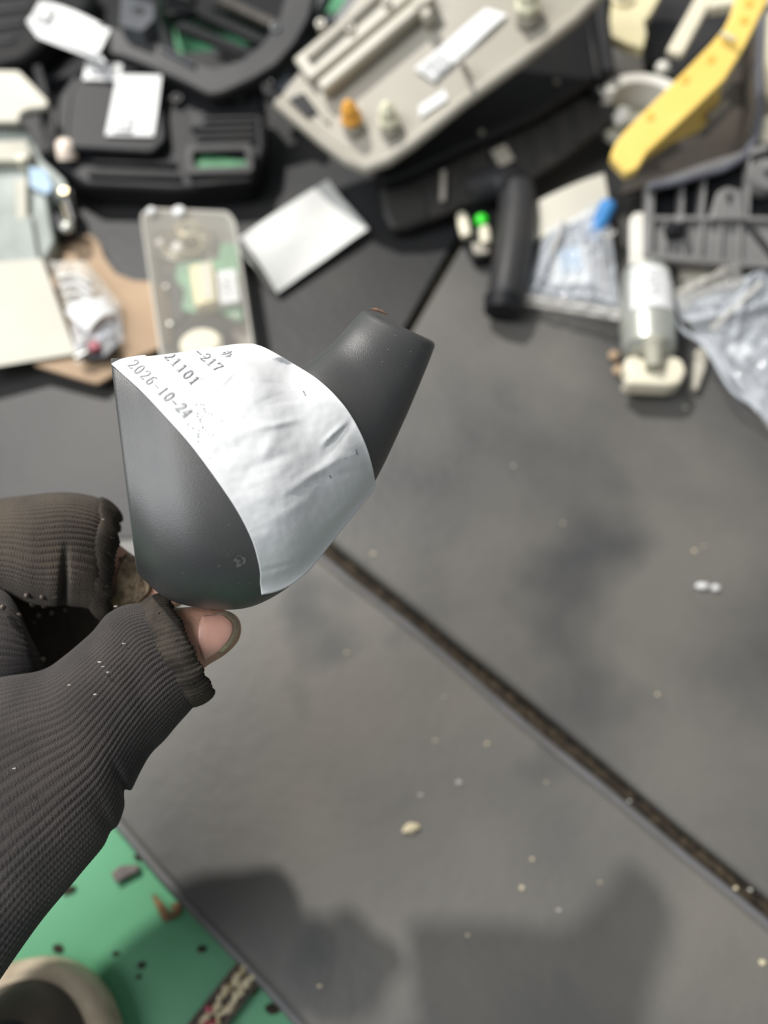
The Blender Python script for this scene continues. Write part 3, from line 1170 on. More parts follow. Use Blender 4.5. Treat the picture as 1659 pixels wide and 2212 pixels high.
# dark slatted guard behind the arm, with the green floor showing through
h = thing('slatted_guard', 'dark slatted plastic guard behind the bent bracket arm', 'car part', G(480, 20, 0))
for k, (x0, y0, x1, y1) in enumerate(((385, 50, 560, 120), (430, 20, 590, 95), (470, -10, 640, 70), (340, -30, 420, -5))):
    b = B()
    beam(b, G(x0, y0, .030), G(x1, y1, .030), .008, .006)
    obj('slat', b, 'dusty_black' if k == 2 else 'black_plastic', h, bevel=.001)
plate('backing', [(330, -60), (700, -60), (640, 60), (590, 60), (470, 16), (360, 30)], Pl(.018), .008, 'black_plastic', h)
plate('backing', [(-60, -80), (340, -80), (345, 40), (380, 100), (365, 150), (220, 160), (80, 170), (-60, 170)], Pl(.0130), .010, 'black_plastic', h)
# black corner moulding, far left
h = thing('corner_moulding', 'black plastic corner moulding behind the folded white tag', 'car part', G(60, 130, 0))
plate('moulding', [(-60, -60), (200, -60), (190, 20), (120, 60), (60, 120), (-60, 150)], Pl(.034), .02, 'black_gloss', h, .004, 20)
for k in range(3):
    b = B()
    beam(b, G(-40, 20 + 36 * k, .036), G(70 - 20 * k, 10 + 36 * k, .036), .005, .006)
    obj('rib', b, 'charcoal_plastic', h, bevel=.001)
# folded white tag
tp = Pl((60, 60, .058), (230, 110, .062), (160, 20, .060))
h = thing('paper_tag', 'folded white paper tag tilted across the corner moulding, top left', 'label', G(150, 90, .03))
tg = paper('tag', [(88, 4), (240, 66), (212, 124), (60, 52)], tp, 'tag_white', h, lambda u, v: .001 + .003 * sin(pi * u) * (1 - v) + .004 * max(0, v - .72), .0003)
paper('tag_flap', [(60, 52), (212, 112), (228, 132), (80, 76)], tp, 'tag_white', h, lambda u, v: .001 - .003 * v, .0003)
paper('print_block', [(94, 18), (126, 32), (108, 62), (72, 48)], tp, 'tag_print', tg, lambda u, v: .0042 + .0008 * u, .0001)
# pale plastic lever part at the left edge
h = thing('lever_part', 'pale grey-green plastic lever with a blue patch at the left edge', 'car part', G(60, 560, 0))
lp = Pl((0, 250, .036), (140, 420, .024), (20, 560, .020))
plate('lever_plate', [(-80, 150), (40, 152), (66, 178), (104, 218), (100, 230), (60, 234), (42, 244), (40, 262), (-80, 262)], Pl((0, 160, .050), (100, 220, .048), (0, 250, .046)), .004, 'paper_cream', h, .0015, 5)
plate('lever_arm', [(-80, 262), (40, 258), (62, 276), (74, 310), (92, 345), (116, 366), (140, 388), (150, 420), (128, 424), (98, 420), (110, 480), (118, 520), (96, 560), (60, 590), (-80, 590)], lp, .016, 'pale_plastic', h, .003, 10)
plate('ledge', [(-80, 305), (58, 300), (70, 330), (60, 350), (-80, 348)], Pl((0, 305, .040), (70, 300, .038), (0, 350, .037)), .008, 'putty', h, .002, 6)
plate('blue_patch', [(62, 358), (98, 368), (114, 402), (104, 420), (66, 404)], Pl((62, 358, .0345), (114, 402, .0295), (66, 404, .0295)), .003, 'pale_blue', h, .001, 4)
plate('channel', [(30, 390), (58, 380), (60, 470), (34, 480)], Pl((30, 390, .0325), (58, 380, .0325), (34, 480, .0270)), .003, 'putty', h, .001)
plate('channel', [(18, 470), (66, 462), (84, 560), (36, 574)], Pl((18, 470, .0280), (66, 462, .0270), (36, 574, .0225)), .003, 'pale_plastic', h, .001)
disc('pivot', 55, 366, lp, .0028, .011, 'ivory_plastic', h)
disc('eyelet', 143, 425, lp, .0026, .006, 'brass', h, .0014)
# grey strap
h = thing('plastic_strap', 'thin grey plastic strap beside the pale lever', 'strap', G(95, 300, 0))
plate('strap', [(70, 142), (84, 138), (98, 190), (104, 262), (112, 320), (96, 334), (86, 280), (80, 200)], Pl((70, 140, .044), (98, 190, .044), (100, 330, .032)), .003, 'charcoal_plastic', h, .0008)
disc('strap_end', 104, 324, Pl(.033), .0040, .003, 'charcoal_plastic', h, .0016)
# black rubber grommet on a pin
h = thing('grommet_pin', 'black rubber grommet with a grey domed head on a metal pin', 'grommet', G(146, 500, 0))
b = B()
tube(b, [G(142, 428, .030), G(158, 478, .026)], .0016, 10)
obj('pin', b, 'grey_plastic', h)
b = B()
tube(b, [G(136, 440, .028), G(148, 480, .024)], .0011, 8)
obj('spring_wire', b, 'brass', h)
b = B()
lathe(b, G(146, 502, .010), (0, -.15, 1), [(0, .0080), (.005, .0094), (.010, .0090), (.013, .0066), (.0135, .0048)], 28)
obj('grommet', b, 'black_plastic', h)
b = B()
blob(b, G(145, 490, .024), (.0050, .0046, .0034), 3)
obj('domed_head', b, 'metal_grey', h)
# kraft cardboard backing
plate('cardboard_sheet', [(86, 566), (122, 530), (194, 503), (214, 522), (226, 556), (250, 590), (290, 606), (345, 608), (372, 640), (372, 740), (300, 770), (246, 808), (212, 829), (172, 818), (70, 786)],
      Pl((86, 566, .009), (345, 608, .004), (212, 829, .010)), .0030, 'kraft', bevel=.0006, r=10, label='brown kraft cardboard sheet with a curved cut edge under the plastic bag', cat='cardboard')
# cream card at the far left
h = thing('cream_card', 'large blank cream card lying at the left edge', 'card', G(80, 790, .008))
cp = Pl((0, 580, .024), (160, 760, .013), (0, 795, .016))
cc = paper('card', [(-90, 582), (94, 566), (165, 764), (-90, 806)], cp, 'paper_cream', h, lambda u, v: .002 * sin(pi * v) + .003 * (1 - v) ** 3, .0005)
# small clear bag with a white tag on the cardboard
h = thing('parts_bag', 'small crumpled clear bag with a white tag lying on the cardboard', 'plastic bag', G(190, 780, .010))
bp = Pl((110, 560, .014), (250, 620, .012), (190, 780, .013))
film_sheet('bag_film', [(104, 566), (186, 566), (262, 660), (150, 690)], bp, 'clear_case', .005, 3.1, h)
film_sheet('bag_film', [(150, 680), (258, 662), (268, 740), (168, 790)], bp, 'clear_film', .005, 4.6, h)
paper('white_tag', [(146, 688), (232, 655), (254, 688), (196, 732)], bp, 'tag_white', h, lambda u, v: .0065 + .004 * sin(pi * u) - .003 * (u - .3) ** 2, .0003)
for k in range(4):
    b = B()
    y = 600 + k * 20
    tube(b, [bp.at(128 + k * 6, y, .006), bp.at(160 + k * 6, y - 6, .0085), bp.at(196 + k * 3, y + 14, .006)], .0019, 8)
    obj('bag_fold', b, 'tag_white' if k % 2 else 'paper_white', h)
plate('steel_bracket', [(172, 738), (232, 716), (258, 742), (228, 770), (178, 776)], Pl((172, 738, .017), (258, 742, .017), (200, 776, .017)), .004, 'slate_plastic', h)
plate('red_connector', [(186, 738), (212, 732), (216, 752), (192, 758)], Pl((172, 738, .021), (258, 742, .021), (200, 776, .021)), .004, 'red_bit', h, .001)
b = B()
tube(b, [G(165, 772, .018), G(190, 760, .020)], .0022, 10)
obj('metal_pin', b, 'steel', h)

# ------------------------------------------------------------------ clear box with a circuit board
h = thing('clear_box', 'clear plastic box holding a green circuit board and a wire coil', 'box', G(420, 790, 0))
o_px = rounded([(303, 462), (322, 449), (492, 456), (508, 476), (556, 800), (352, 812)], 10)
zt = Pl(.028)
zb = Pl(.0015)
top = zt.pts(o_px)
b = B()
cen = sum(top, Vector()) / len(top)
inn = [cen + (p - cen) * .955 for p in top]
ring(b, top, inn, .026)
obj('box_wall', b, 'clear_case', h, bevel=.0005)
b = B()
prism(b, [p - Vector((0, 0, .0255)) for p in inn], .0012)
obj('box_base', b, 'inner_brown', h)
b = B()
prism(b, [p + Vector((0, 0, .0002)) for p in top], .0007)
obj('box_lid', b, 'clear_box', h, bevel=.0003)
for x, y, r in ((329, 462, .0030), (388, 462, .0040)):
    b = B()
    lathe(b, G(x, y, .0285), (0, 0, 1), [(0, r), (.003, r), (.004, r * .7)], 18)
    obj('lid_clasp', b, 'tag_white', h)
cz = Pl(.0085)
for k, r in enumerate((.0190, .0155, .0120, .0085)):
    b = B()
    c = G(398 + k * 4, 520 + k * 2, .010 + k * .0022)
    tube(b, [c + Vector((cos(a) * r, sin(a) * r * .95, .0008 * sin(a * 2))) for a in [2 * pi * q / 40 for q in range(41)]], .0011 + .0002 * (k % 2), 8, False)
    obj('coil_ring', b, 'steel' if k % 2 == 0 else 'brass', h)
b = B()
lathe(b, G(412, 520, .004), (0, 0, 1), [(0, .0085), (.010, .0085), (.012, .0070), (.012, .0045), (.008, .0040)], 24)
obj('coil_core', b, 'brass', h)
b = B()
blob(b, G(384, 536, .018), (.0038, .0046, .0030), 3)
obj('glass_lens', b, 'white_plastic', h)
b = B()
blob(b, G(347, 526, .012), (.0030, .0040, .0030), 3)
obj('glass_lens', b, 'white_plastic', h)
plate('circuit_board', [(478, 522), (512, 528), (524, 690), (505, 690), (470, 668), (420, 676), (392, 668), (398, 628), (378, 600), (380, 572), (404, 566), (470, 560)], Pl(.012), .0016, 'board_green', h, .0004)
plate('relay', [(408, 574), (458, 562), (468, 648), (420, 662)], Pl(.022), .010, 'chip_yellow', h, .001)
plate('relay_label', [(432, 572), (452, 566), (460, 640), (440, 646)], Pl(.0225), .0004, 'paper_cream', h, 0)
plate('board_label', [(468, 586), (508, 580), (518, 648), (474, 656)], Pl(.018), .0055, 'tag_white', h, .0006)
plate('label_print', [(476, 596), (502, 591), (509, 640), (481, 645)], Pl(.0183), .0002, 'tag_print', h, 0)
plate('dark_module', [(360, 586), (392, 580), (398, 690), (372, 696)], Pl(.010), .006, 'black_plastic', h, .001)
b = B()
lathe(b, G(445, 750, .003), UP * .25 + Vector((0, 0, 1)), [(0, .0180), (.008, .0185), (.013, .0165), (.015, .0110)], 32)
obj('drum', b, 'black_gloss', h)
b = B()
lathe(b, G(440, 765, .012), UP * .2 + Vector((0, 0, 1)), [(0, .0130), (.009, .0130), (.011, .0110)], 32)
obj('drum_cap', b, 'ivory_plastic', h)
for x, y in ((376, 556), (366, 640), (374, 720), (512, 702)):
    b = B()
    lathe(b, G(x, y, .003), (0, 0, 1), [(0, .0026), (.008, .0024), (.010, .0012)], 14)
    obj('stud', b, 'steel', h)
# white label lying on the dark mat
h = thing('blank_label', 'blank white label with a curled end lying on the dark mat beside the clear box', 'label', G(650, 560, 0))
lp2 = Pl((510, 520, .012), (795, 495, .006), (600, 630, .006))
paper('label_sheet', [(514, 516), (708, 389), (796, 497), (598, 631)], lp2, 'paper_white', h,
      lambda u, v: .0035 * (1 - u) ** 2 * sin(pi * v) * 1.5 + .0012 * sin(5 * v + 3 * u) + .001 * noise.noise(Vector((u * 3, v * 3, 1))), .0003, 30)
paper('curled_flap', [(514, 516), (528, 552), (590, 622), (508, 540)], lp2, 'paper_white', h, lambda u, v: .004 * sin(pi * u), .0003, 12)

# ------------------------------------------------------------------ taupe trim panel
h = thing('trim_panel', 'taupe grey car trim panel seen from behind, with orange and ivory clips', 'car part', G(790, 370, .02))
tpn = Pl((785, 360, .046), (620, 200, .060), (1250, -20, .110))
plate('panel_shell', [(596, 218), (640, 160), (700, 88), (780, -20), (850, -120), (1360, -120), (1330, -50), (1240, 48), (1120, 142), (1000, 228), (890, 318), (840, 354), (792, 371), (752, 352), (690, 306), (640, 262)], tpn, .005, 'taupe', h, .002, 16)
b = B()
tube(b, tpn.pts([(600, 222), (650, 264), (700, 306), (752, 345), (792, 363), (838, 346), (890, 310), (1000, 221), (1120, 135), (1240, 42), (1310, -30)], .001), .0042, 12)
obj('rolled_lip', b, 'taupe', h)
# raised rib box
for k, (p, q, wd_, hg, lift, mn) in enumerate((((690, 186), (935, -20), .0085, .010, .012, 'taupe_light'), ((650, 150), (880, -40), .020, .006, .007, 'taupe_light'), ((662, 122), (842, -40), .006, .008, .011, 'taupe'))):
    b = B()
    beam(b, tpn.at(*p, lift), tpn.at(*q, lift), wd_, hg, tpn.n)
    obj('rib', b, mn, h, bevel=.0018)
for x, y in ((762, 78), (700, 70), (840, 22)):
    disc('rib_stud', x, y, tpn, .0032, .010, 'taupe_light', h, .0014)
plate('hinge_recess', [(618, 212), (664, 190), (700, 242), (668, 256)], tpn, .0012, 'black_plastic', h, .0003, lift) if False else plate('hinge_recess', [(622, 214), (655, 200), (684, 242), (664, 254)], Pl((785, 360, .0472), (620, 200, .0612), (1250, -20, .1112)), .001, 'black_plastic', h, .0003)
b = B()
beam(b, tpn.at(655, 192, .004), tpn.at(708, 262, .003), .0020, .004, tpn.n)
obj('hinge_edge', b, 'taupe_light', h, bevel=.0005)


def clip(x, y, mname, label, s=1.0, base='taupe'):
    """a fir-tree trim clip: base tower, collar, pointed two-leg head"""
    lean = (tpn.n + Vector((0, .35, 0))).normalized()
    c = tpn.at(x, y + 34, 0)
    b = B()
    lathe(b, c, lean, [(0, .0075 * s), (.004 * s, .0070 * s), (.006 * s, .0050 * s)], 16)
    o = obj('clip_tower', b, base, h)
    b = B()
    lathe(b, c, lean, [(.005 * s, .0062 * s), (.0075 * s, .0078 * s), (.0095 * s, .0076 * s), (.0115 * s, .0056 * s), (.0155 * s, .0060 * s), (.0200 * s, .0032 * s), (.0215 * s, .0014 * s)], 6)
    return obj('clip', b, mname, h, label=label, smooth=30, bevel=.0006)


clip(766, 244, 'clip_orange', 'bright orange trim clip')
clip(846, 248, 'clip_ivory', 'ivory trim clip beside the orange one')
clip(1142, 8, 'clip_ivory', 'ivory trim clip near the top edge', 1.15)
b = B()
for k, (x, y, r) in enumerate(((908, 32, .0050), (926, 52, .0042))):
    lathe(b, tpn.at(x, y, .001), tpn.n, [(0, r), (.010, r * .95), (.012, r * .5)], 14)
obj('clip_socket', b, 'taupe_light', h)
sl = paper('white_sticker', [(1050, 22), (1096, 36), (938, 180), (896, 152)], tpn, 'tag_white', h, lambda u, v: .0018 + .0006 * sin(v * 7), .0003, 16)
paper('print_block', [(950, 118), (982, 138), (938, 174), (904, 152)], tpn, 'tag_print', sl, lambda u, v: .0027, .0001)
b = B()
prism(b, [tpn.at(994, 146, 0), tpn.at(1016, 172, 0), tpn.at(1000, 140, .020), tpn.at(990, 118, .020)], .0018, Vector((1, .3, 0)))
obj('fin', b, 'taupe', h, bevel=.0004)
paper('white_patch', [(905, 232), (960, 196), (968, 216), (908, 256)], tpn, 'tag_white', h, lambda u, v: .0014, .0002)  # small opaque white patch on the panel

# ------------------------------------------------------------------ black tray under the panel
h = thing('black_tray', 'glossy black plastic tray lying under the taupe panel, ribbed along its lower side', 'car part', G(1000, 440, 0))
kp = Pl((830, 400, .030), (1300, 160, .052), (1000, 120, .050))
plate('tray_body', [(800, 350), (900, 250), (1100, 80), (1290, -60), (1330, -60), (1322, 110), (1318, 150), (1160, 250), (1000, 318), (880, 376), (830, 392)], kp, .024, 'black_gloss', h, .004, 12)
lipp = Pl((850, 480, .014), (1335, 245, .036), (860, 400, .022))
plate('tray_lip', [(822, 396), (880, 384), (1000, 330), (1160, 262), (1290, 190), (1334, 226), (1338, 250), (1240, 330), (1150, 388), (1000, 444), (880, 492), (846, 496), (828, 462)], lipp, .010, 'dusty_black', h, .003, 12)
for k in range(9):
    t = k / 8
    x0, y0 = 900 + 390 * t, 386 - 190 * t
    x1, y1 = 918 + 375 * t, 462 - 175 * t
    b = B()
    beam(b, lipp.at(x0, y0, .0025), lipp.at(x1, y1, .002), .0022, .003, lipp.n)
    obj('cross_rib', b, 'dusty_black', h, bevel=.0004)
plate('worn_tape', [(952, 368), (964, 366), (962, 432), (950, 436)], Pl((850, 480, .0172), (1335, 245, .0392), (860, 400, .0252)), .0006, 'taupe', h, .0002)
plate('worn_tape', [(1060, 326), (1092, 310), (1112, 344), (1080, 362)], Pl((850, 480, .0168), (1335, 245, .0388), (860, 400, .0248)), .0006, 'taupe', h, .0002)
b = B()
beam(b, kp.at(1295, -30, .004), kp.at(1318, 150, .004), .008, .010)
obj('side_rail', b, 'charcoal_plastic', h, bevel=.0012)
b = B()
beam(b, kp.at(1268, 0, .002), kp.at(1296, 170, .002), .004, .005)
obj('side_rail', b, 'black_gloss', h, bevel=.001)
disc('screw_socket', 1290, 208, lipp, .0062, .006, 'black_plastic', h, .003)
disc('screw_head', 1290, 206, lipp, .0018, .0065, 'steel', h)
disc('screw_head', 1040, 288, kp, .0020, .002, 'taupe', h)
disc('screw_head', 1202, 180, kp, .0018, .002, 'taupe', h)

# ------------------------------------------------------------------ bent tube and small connector
h = thing('bent_tube', 'matte dark grey tube bent at the top, standing clear of the tray', 'tube', G(1085, 670, 0))
b = B()
tube(b, [G(1010, 420, .014), G(1062, 398, .017), (G(1100, 400, .019)), G(1118, 420, .020), G(1118, 460, .020), G(1108, 540, .018), G(1094, 630, .015), G(1088, 652, .013)], [.012, .0125, .013, .0132, .0130, .0128, .0122, .0105], 28)
obj('tube_body', b, 'charcoal_plastic', h, smooth=60)
b = B()
tube(b, [G(1088, 648, .014), G(1083, 676, .012)], [.0128, .0112], 28)
obj('tube_end_shadow', b, 'black_plastic', h)  # black end piece paints the dark shadow at the end of the tube
b = B()
beam(b, G(1150, 430, .012), G(1112, 650, .010), .004, .004)
obj('seam_ridge', b, 'slate_plastic', h, bevel=.001)
h = thing('wire_connector', 'small black connector with two ivory prongs and a green cap', 'connector', G(1030, 545, 0))
plate('connector_body', [(985, 456), (1040, 446), (1066, 470), (1070, 520), (1050, 556), (1026, 556), (1010, 520), (992, 500)], Pl(.010), .009, 'black_plastic', h, .001, 5)
for x0, y0, x1, y1 in ((998, 468, 1008, 512), (1046, 494, 1050, 526)):
    b = B()
    tube(b, [G(x0, y0, .012), G((x0 + x1) / 2, (y0 + y1) / 2, .015), G(x1, y1, .013)], [.0036, .0042, .0036], 14)
    obj('prong', b, 'ivory_plastic', h)
plate('prong_plate', [(1018, 524), (1058, 520), (1056, 546), (1026, 548)], Pl(.011), .004, 'taupe', h)
b = B()
blob(b, G(1040, 476, .016), (.0046, .0046, .0040), 3)
obj('green_cap', b, 'led_green', h, label='bright green round cap')

# ------------------------------------------------------------------ cream bracket, yellow strip and dark bin, top right
h = thing('cream_bracket', 'cream yellow plastic bracket with a screw hole, top right', 'car part', G(1350, 100, .01))
pl = Pl((1310, 75, .058), (1430, 0, .064), (1300, -30, .064))
plate('bracket_plate', [(1290, -70), (1440, -70), (1432, -18), (1404, 34), (1392, 44), (1398, 72), (1390, 104), (1352, 92), (1312, 72), (1302, 10)], pl, .008, 'cream_plastic', h, .002, 5)
disc('screw_ring', 1344, -2, pl, .0085, .003, 'cream_plastic', h, .0055)
disc('screw_washer', 1344, -2, pl, .0058, .0022, 'steel', h, .003)
disc('screw_head', 1346, -4, pl, .0034, .003, 'chip_grey', h)
h = thing('ring_mount', 'dirty white plastic ring mount half hidden by the yellow strip', 'car part', G(1400, 270, 0))
b = B()
rc = Pl(.046)
c = rc.at(1392, 208)
NS = 30
seg = [radians(8 + 166 * k / NS) for k in range(NS + 1)]
outr = [c + Vector((cos(a) * .030, sin(a) * .026, 0)) for a in seg]
innr = [c + Vector((cos(a) * .021, sin(a) * .016, 0)) for a in seg]
prism(b, outr + innr[::-1], .022)
obj('ring_wall', b, 'white_plastic', h, bevel=.0015)
b = B()
prism(b, [Vector((c.x + cos(2 * pi * k / 32) * .0275, c.y - .002 + sin(2 * pi * k / 32) * .024, .028)) for k in range(32)], .006)
obj('ring_floor', b, 'putty', h, bevel=.001)
b = B()
lathe(b, G(1394, 212, .0282), (0, 0, 1), [(0, .0038), (.0010, .0036), (.0016, .002)], 16)
obj('green_stud', b, 'board_green', h)
b = B()
blob(b, G(1347, 252, .036), (.0068, .0080, .006), 3, .2)
obj('foot', b, 'white_plastic', h)
b = B()
blob(b, G(1432, 146, .047), (.0050, .0050, .004), 3, .1)
obj('foot', b, 'white_plastic', h)
b = B()
beam(b, G(1288, 172, .040), G(1335, 150, .044), .010, .005)
obj('side_tab', b, 'grey_plastic', h, bevel=.001)
h = thing('ivory_strut', 'straight ivory strut with a round hole beside the yellow strip', 'car part', G(1460, 120, .02))
b = B()
beam(b, G(1458, 112, .068), G(1552, -60, .084), .0115, .006)
obj('strut_bar', b, 'ivory_plastic', h, bevel=.002)
disc('strut_hole', 1497, 66, Pl((1458, 112, .0675), (1552, -60, .0835), (1600, 0, .0760)), .0024, .0012, 'grey_plastic', h, .0014)
b = B()
beam(b, G(1530, 4, .078), G(1600, -6, .080), .010, .008)
obj('strut_crossbar', b, 'ivory_plastic', h, bevel=.0015)
plate('grey_backplate', [(1388, 40), (1440, -70), (1640, -70), (1560, 70), (1460, 170), (1400, 130)], Pl(.036), .012, 'charcoal_plastic', label='dark grey flat plate behind the ivory strut', cat='car part', bevel=.002)
# yellow strip
h = thing('yellow_strip', 'yellow curved plastic strip with a webbed flange, top right', 'car part', G(1340, 360, .01))
yp = Pl((1345, 350, .060), (1600, 60, .100), (1500, 230, .078))
plate('strip_bar', [(1318, 338), (1330, 308), (1352, 280), (1420, 212), (1486, 146), (1540, 90), (1566, 58), (1584, 20), (1604, -60), (1684, -60), (1655, 10), (1612, 96), (1566, 172), (1500, 236), (1440, 292), (1398, 330), (1378, 364), (1352, 376)], yp, .009, 'yellow_plastic', h, .003, 8)
plate('flange', [(1380, 352), (1440, 288), (1520, 214), (1556, 168), (1558, 205), (1548, 250), (1510, 286), (1450, 312), (1400, 344)], Pl((1345, 350, .052), (1600, 60, .092), (1500, 230, .064)), .004, 'yellow_plastic', h, .001)
b = B()
beam(b, G(1530, 250, .060), G(1572, 214, .064), .006, .005)
obj('flange_pin', b, 'taupe', h, bevel=.0015)
b = B()
beam(b, yp.at(1558, 68, .0055), yp.at(1590, 84, .0055), .0030, .0030, yp.n)
obj('bright_rib', b, 'cream_plastic', h, bevel=.0008)
for x, y in ((1403, 252), (1478, 172), (1534, 128), (1606, 44), (1616, 8)):
    disc('dimple', x, y, yp, .0030, .0006, 'yellow_dot', h)
# dark bin
h = thing('dark_bin', 'dark brown plastic bin with a grey rim behind the yellow strip', 'bin', G(1520, 400, 0))
rim_px = [(1400, 404), (1450, 396), (1560, 366), (1604, 342), (1632, 300), (1643, 240), (1640, 160), (1645, 60), (1650, -60)]
low_px = [(1416, 396), (1460, 386), (1546, 360), (1580, 338), (1602, 296), (1610, 236), (1606, 160), (1610, 60), (1612, -60)]
b = B()
zt2, zb2 = .050, .020
for k in range(len(rim_px) - 1):
    a0, a1_ = G(*rim_px[k], zt2), G(*rim_px[k + 1], zt2)
    d0, d1 = G(*low_px[k], zb2), G(*low_px[k + 1], zb2)
    v = [b.verts.new(q) for q in (a0, a1_, d1, d0)]
    b.faces.new(v)
bmesh.ops.remove_doubles(b, verts=b.verts, dist=1e-5)
o = obj('bin_wall', b, 'bin_plastic', h)
s = o.modifiers.new('thickness', 'SOLIDIFY')
s.thickness = .002
plate('bin_floor', [(1340, 420)] + low_px + [(1480, -60), (1400, 200)], Pl(.0205), .003, 'bin_plastic', h, 0)
b = B()
tube(b, [G(*q, zt2) for q in rim_px], .0024, 10)
obj('bin_rim', b, 'bin_rim', h)
# ivory parts cut by the right edge
h = thing('ivory_housing', 'pale ivory housing cut off by the right edge beside the bin', 'car part', G(1680, 300, 0))
plate('housing_shell', [(1668, -40), (1790, -60), (1790, 190), (1674, 180), (1658, 120)], Pl(.056), .03, 'ivory_plastic', h, .004, 12)
plate('housing_foot', [(1634, 292), (1650, 250), (1760, 230), (1760, 306), (1640, 304)], Pl(.046), .016, 'ivory_plastic', h, .003, 8)
disc('housing_hole', 1668, 20, Pl(.056), .004, .001, 'steel', h, .002)

# ------------------------------------------------------------------ grey ribbed panel, right
h = thing('ribbed_panel', 'grey ribbed plastic panel with square cells at the right edge', 'car part', G(1530, 575, 0))
gp = Pl((1410, 400, .040), (1650, 330, .044), (1420, 550, .026))


def gpl(dz):
    return Pl((1410, 400, .040 + dz), (1650, 330, .044 + dz), (1420, 550, .026 + dz))


plate('base_plate', [(1406, 396), (1440, 388), (1600, 338), (1640, 322), (1790, 280), (1790, 592), (1640, 572), (1500, 562), (1406, 548)], gp, .004, 'black_plastic', h, .001)
plate('lower_plate', [(1402, 470), (1690, 474), (1690, 574), (1560, 566), (1500, 562), (1404, 550)], gpl(.004), .004, 'grey_plastic', h, .001)
for p, q, w_ in (((1404, 398), (1660, 316), .0050), ((1408, 396), (1402, 552), .0050), ((1402, 552), (1680, 574), .0040), ((1402, 470), (1690, 472), .0035)):
    b = B()
    beam(b, gp.at(*p, .009), gp.at(*q, .009), w_, .009, gp.n)
    obj('frame_bar', b, 'grey_plastic', h, bevel=.0008)
for k, (x0, y0, x1, y1) in enumerate(((1476, 380, 1474, 470), (1524, 366, 1518, 470), (1622, 340, 1616, 470), (1480, 472, 1478, 560), (1520, 472, 1512, 562), (1600, 472, 1600, 566), (1560, 472, 1556, 564), (1440, 472, 1438, 554))):
    b = B()
    beam(b, gp.at(x0, y0, .008), gp.at(x1, y1, .008), .0024, .008, gp.n)
    obj('rib', b, 'grey_plastic', h, bevel=.0005)
b = B()
beam(b, gp.at(1616, 480, .008), gp.at(1680, 560, .008), .0030, .006, gp.n)
obj('brace', b, 'charcoal_plastic', h, bevel=.0005)
plate('tab', [(1536, 462), (1552, 412), (1572, 402), (1602, 410), (1610, 462), (1612, 474), (1534, 474)], gpl(.009), .004, 'grey_plastic', h, .001, 5)
disc('keyhole', 1576, 424, gpl(.0092), .0020, .0004, 'black_plastic', h)
plate('keyhole_slot', [(1572, 426), (1580, 426), (1578, 440), (1573, 440)], gpl(.0096), .0004, 'black_plastic', h, 0)
disc('ring_boss', 1644, 394, gpl(.004), .0115, .010, 'grey_plastic', h, .0032)
plate('latch', [(1444, 476), (1482, 474), (1484, 502), (1446, 504)], gpl(.012), .008, 'black_plastic', h, .001)
disc('latch_knob', 1464, 476, gpl(.012), .0030, .003, 'grey_plastic', h)
# beige blocks below it
plate('beige_block', [(1466, 574), (1552, 572), (1560, 596), (1500, 610), (1476, 602)], Pl(.018), .014, 'taupe_light', label='small beige block below the ribbed panel', cat='car part', bevel=.0015, r=5)
plate('beige_chip', [(1504, 754), (1522, 744), (1530, 770), (1524, 800), (1508, 842), (1498, 836)], Pl(.006), .005, 'taupe_light', label='thin beige plastic sliver under the right hand bag', cat='plastic chip', bevel=.001)

# ------------------------------------------------------------------ white strip and small motor
plate('white_strip', [(1362, 470), (1372, 458), (1398, 458), (1408, 468), (1412, 572), (1404, 582), (1362, 580)], Pl((1370, 460, .036), (1410, 470, .036), (1380, 580, .028)), .006, 'white_plastic', label='upright white plastic strip above the small motor', cat='car part', bevel=.0012, r=4)
h = thing('small_motor', 'small grey metal motor with a white sticker and an ivory winged knob', 'motor', G(1400, 800, 0))
m0, m1 = G(1394, 588, .020), G(1402, 772, .016)
md = (m1 - m0).normalized()
ml = (m1 - m0).length
b = B()
lathe(b, m0, md, [(0, .0120), (.002, .0145), (ml * .35, .0160), (ml * .62, .0165), (ml * .66, .0172), (ml * .70, .0165), (ml * .92, .0160), (ml * .97, .0125), (ml, .010)], 36)
obj('motor_can', b, 'metal_grey', h)
b = B()


def wrap(u, v):
    a = radians(-52 + 104 * u)
    up = Vector((0, 0, 1))
    up = (up - md * up.dot(md)).normalized()
    sd_ = md.cross(up)
    r = .0160 + .0009
    return m0 + md * (ml * (.10 + .50 * v)) + (up * cos(a) + sd_ * sin(a)) * (r - (.0012 if v < .25 else 0))


sheet(b, wrap, 16, 6, .0003)
ms = obj('motor_sticker', b, 'tag_white', h)
b = B()
sheet(b, lambda u, v: wrap(.42 + .22 * u, .15 + .6 * v) + Vector((0, 0, .0005)), 6, 6)
obj('print_block', b, 'tag_print', ms)
b = B()
lathe(b, m1 - md * .010 + Vector((0, 0, .008)), md, [(0, .0080), (.008, .0080), (.010, .0062), (.018, .0055), (.024, .0050)], 20)
obj('shaft_neck', b, 'putty', h)
kz = Pl(.020)
plate('winged_knob', [(1352, 772), (1376, 766), (1388, 776), (1410, 768), (1450, 766), (1474, 776), (1484, 800), (1472, 826), (1450, 832), (1360, 828), (1350, 818), (1362, 806), (1352, 796)], kz, .012, 'ivory_plastic', h, .003, 6)
b = B()
lathe(b, G(1408, 572, .030), (0, 0, 1), [(0, .0035), (.003, .0035), (.0045, .002)], 14)
obj('terminal', b, 'steel', h)
for x, y in ((1326, 768), (1336, 800)):
    b = B()
    blob(b, G(x, y, .003), (.0036, .0042, .0030), 2, .3, seed=x)
    obj('clay_crumb', b, 'kraft', label='tan crumb by the motor, the upper of two' if y < 780 else 'tan crumb by the motor, the lower of two', cat='crumb', group='tan crumbs by the motor', loc=G(x, y, 0))

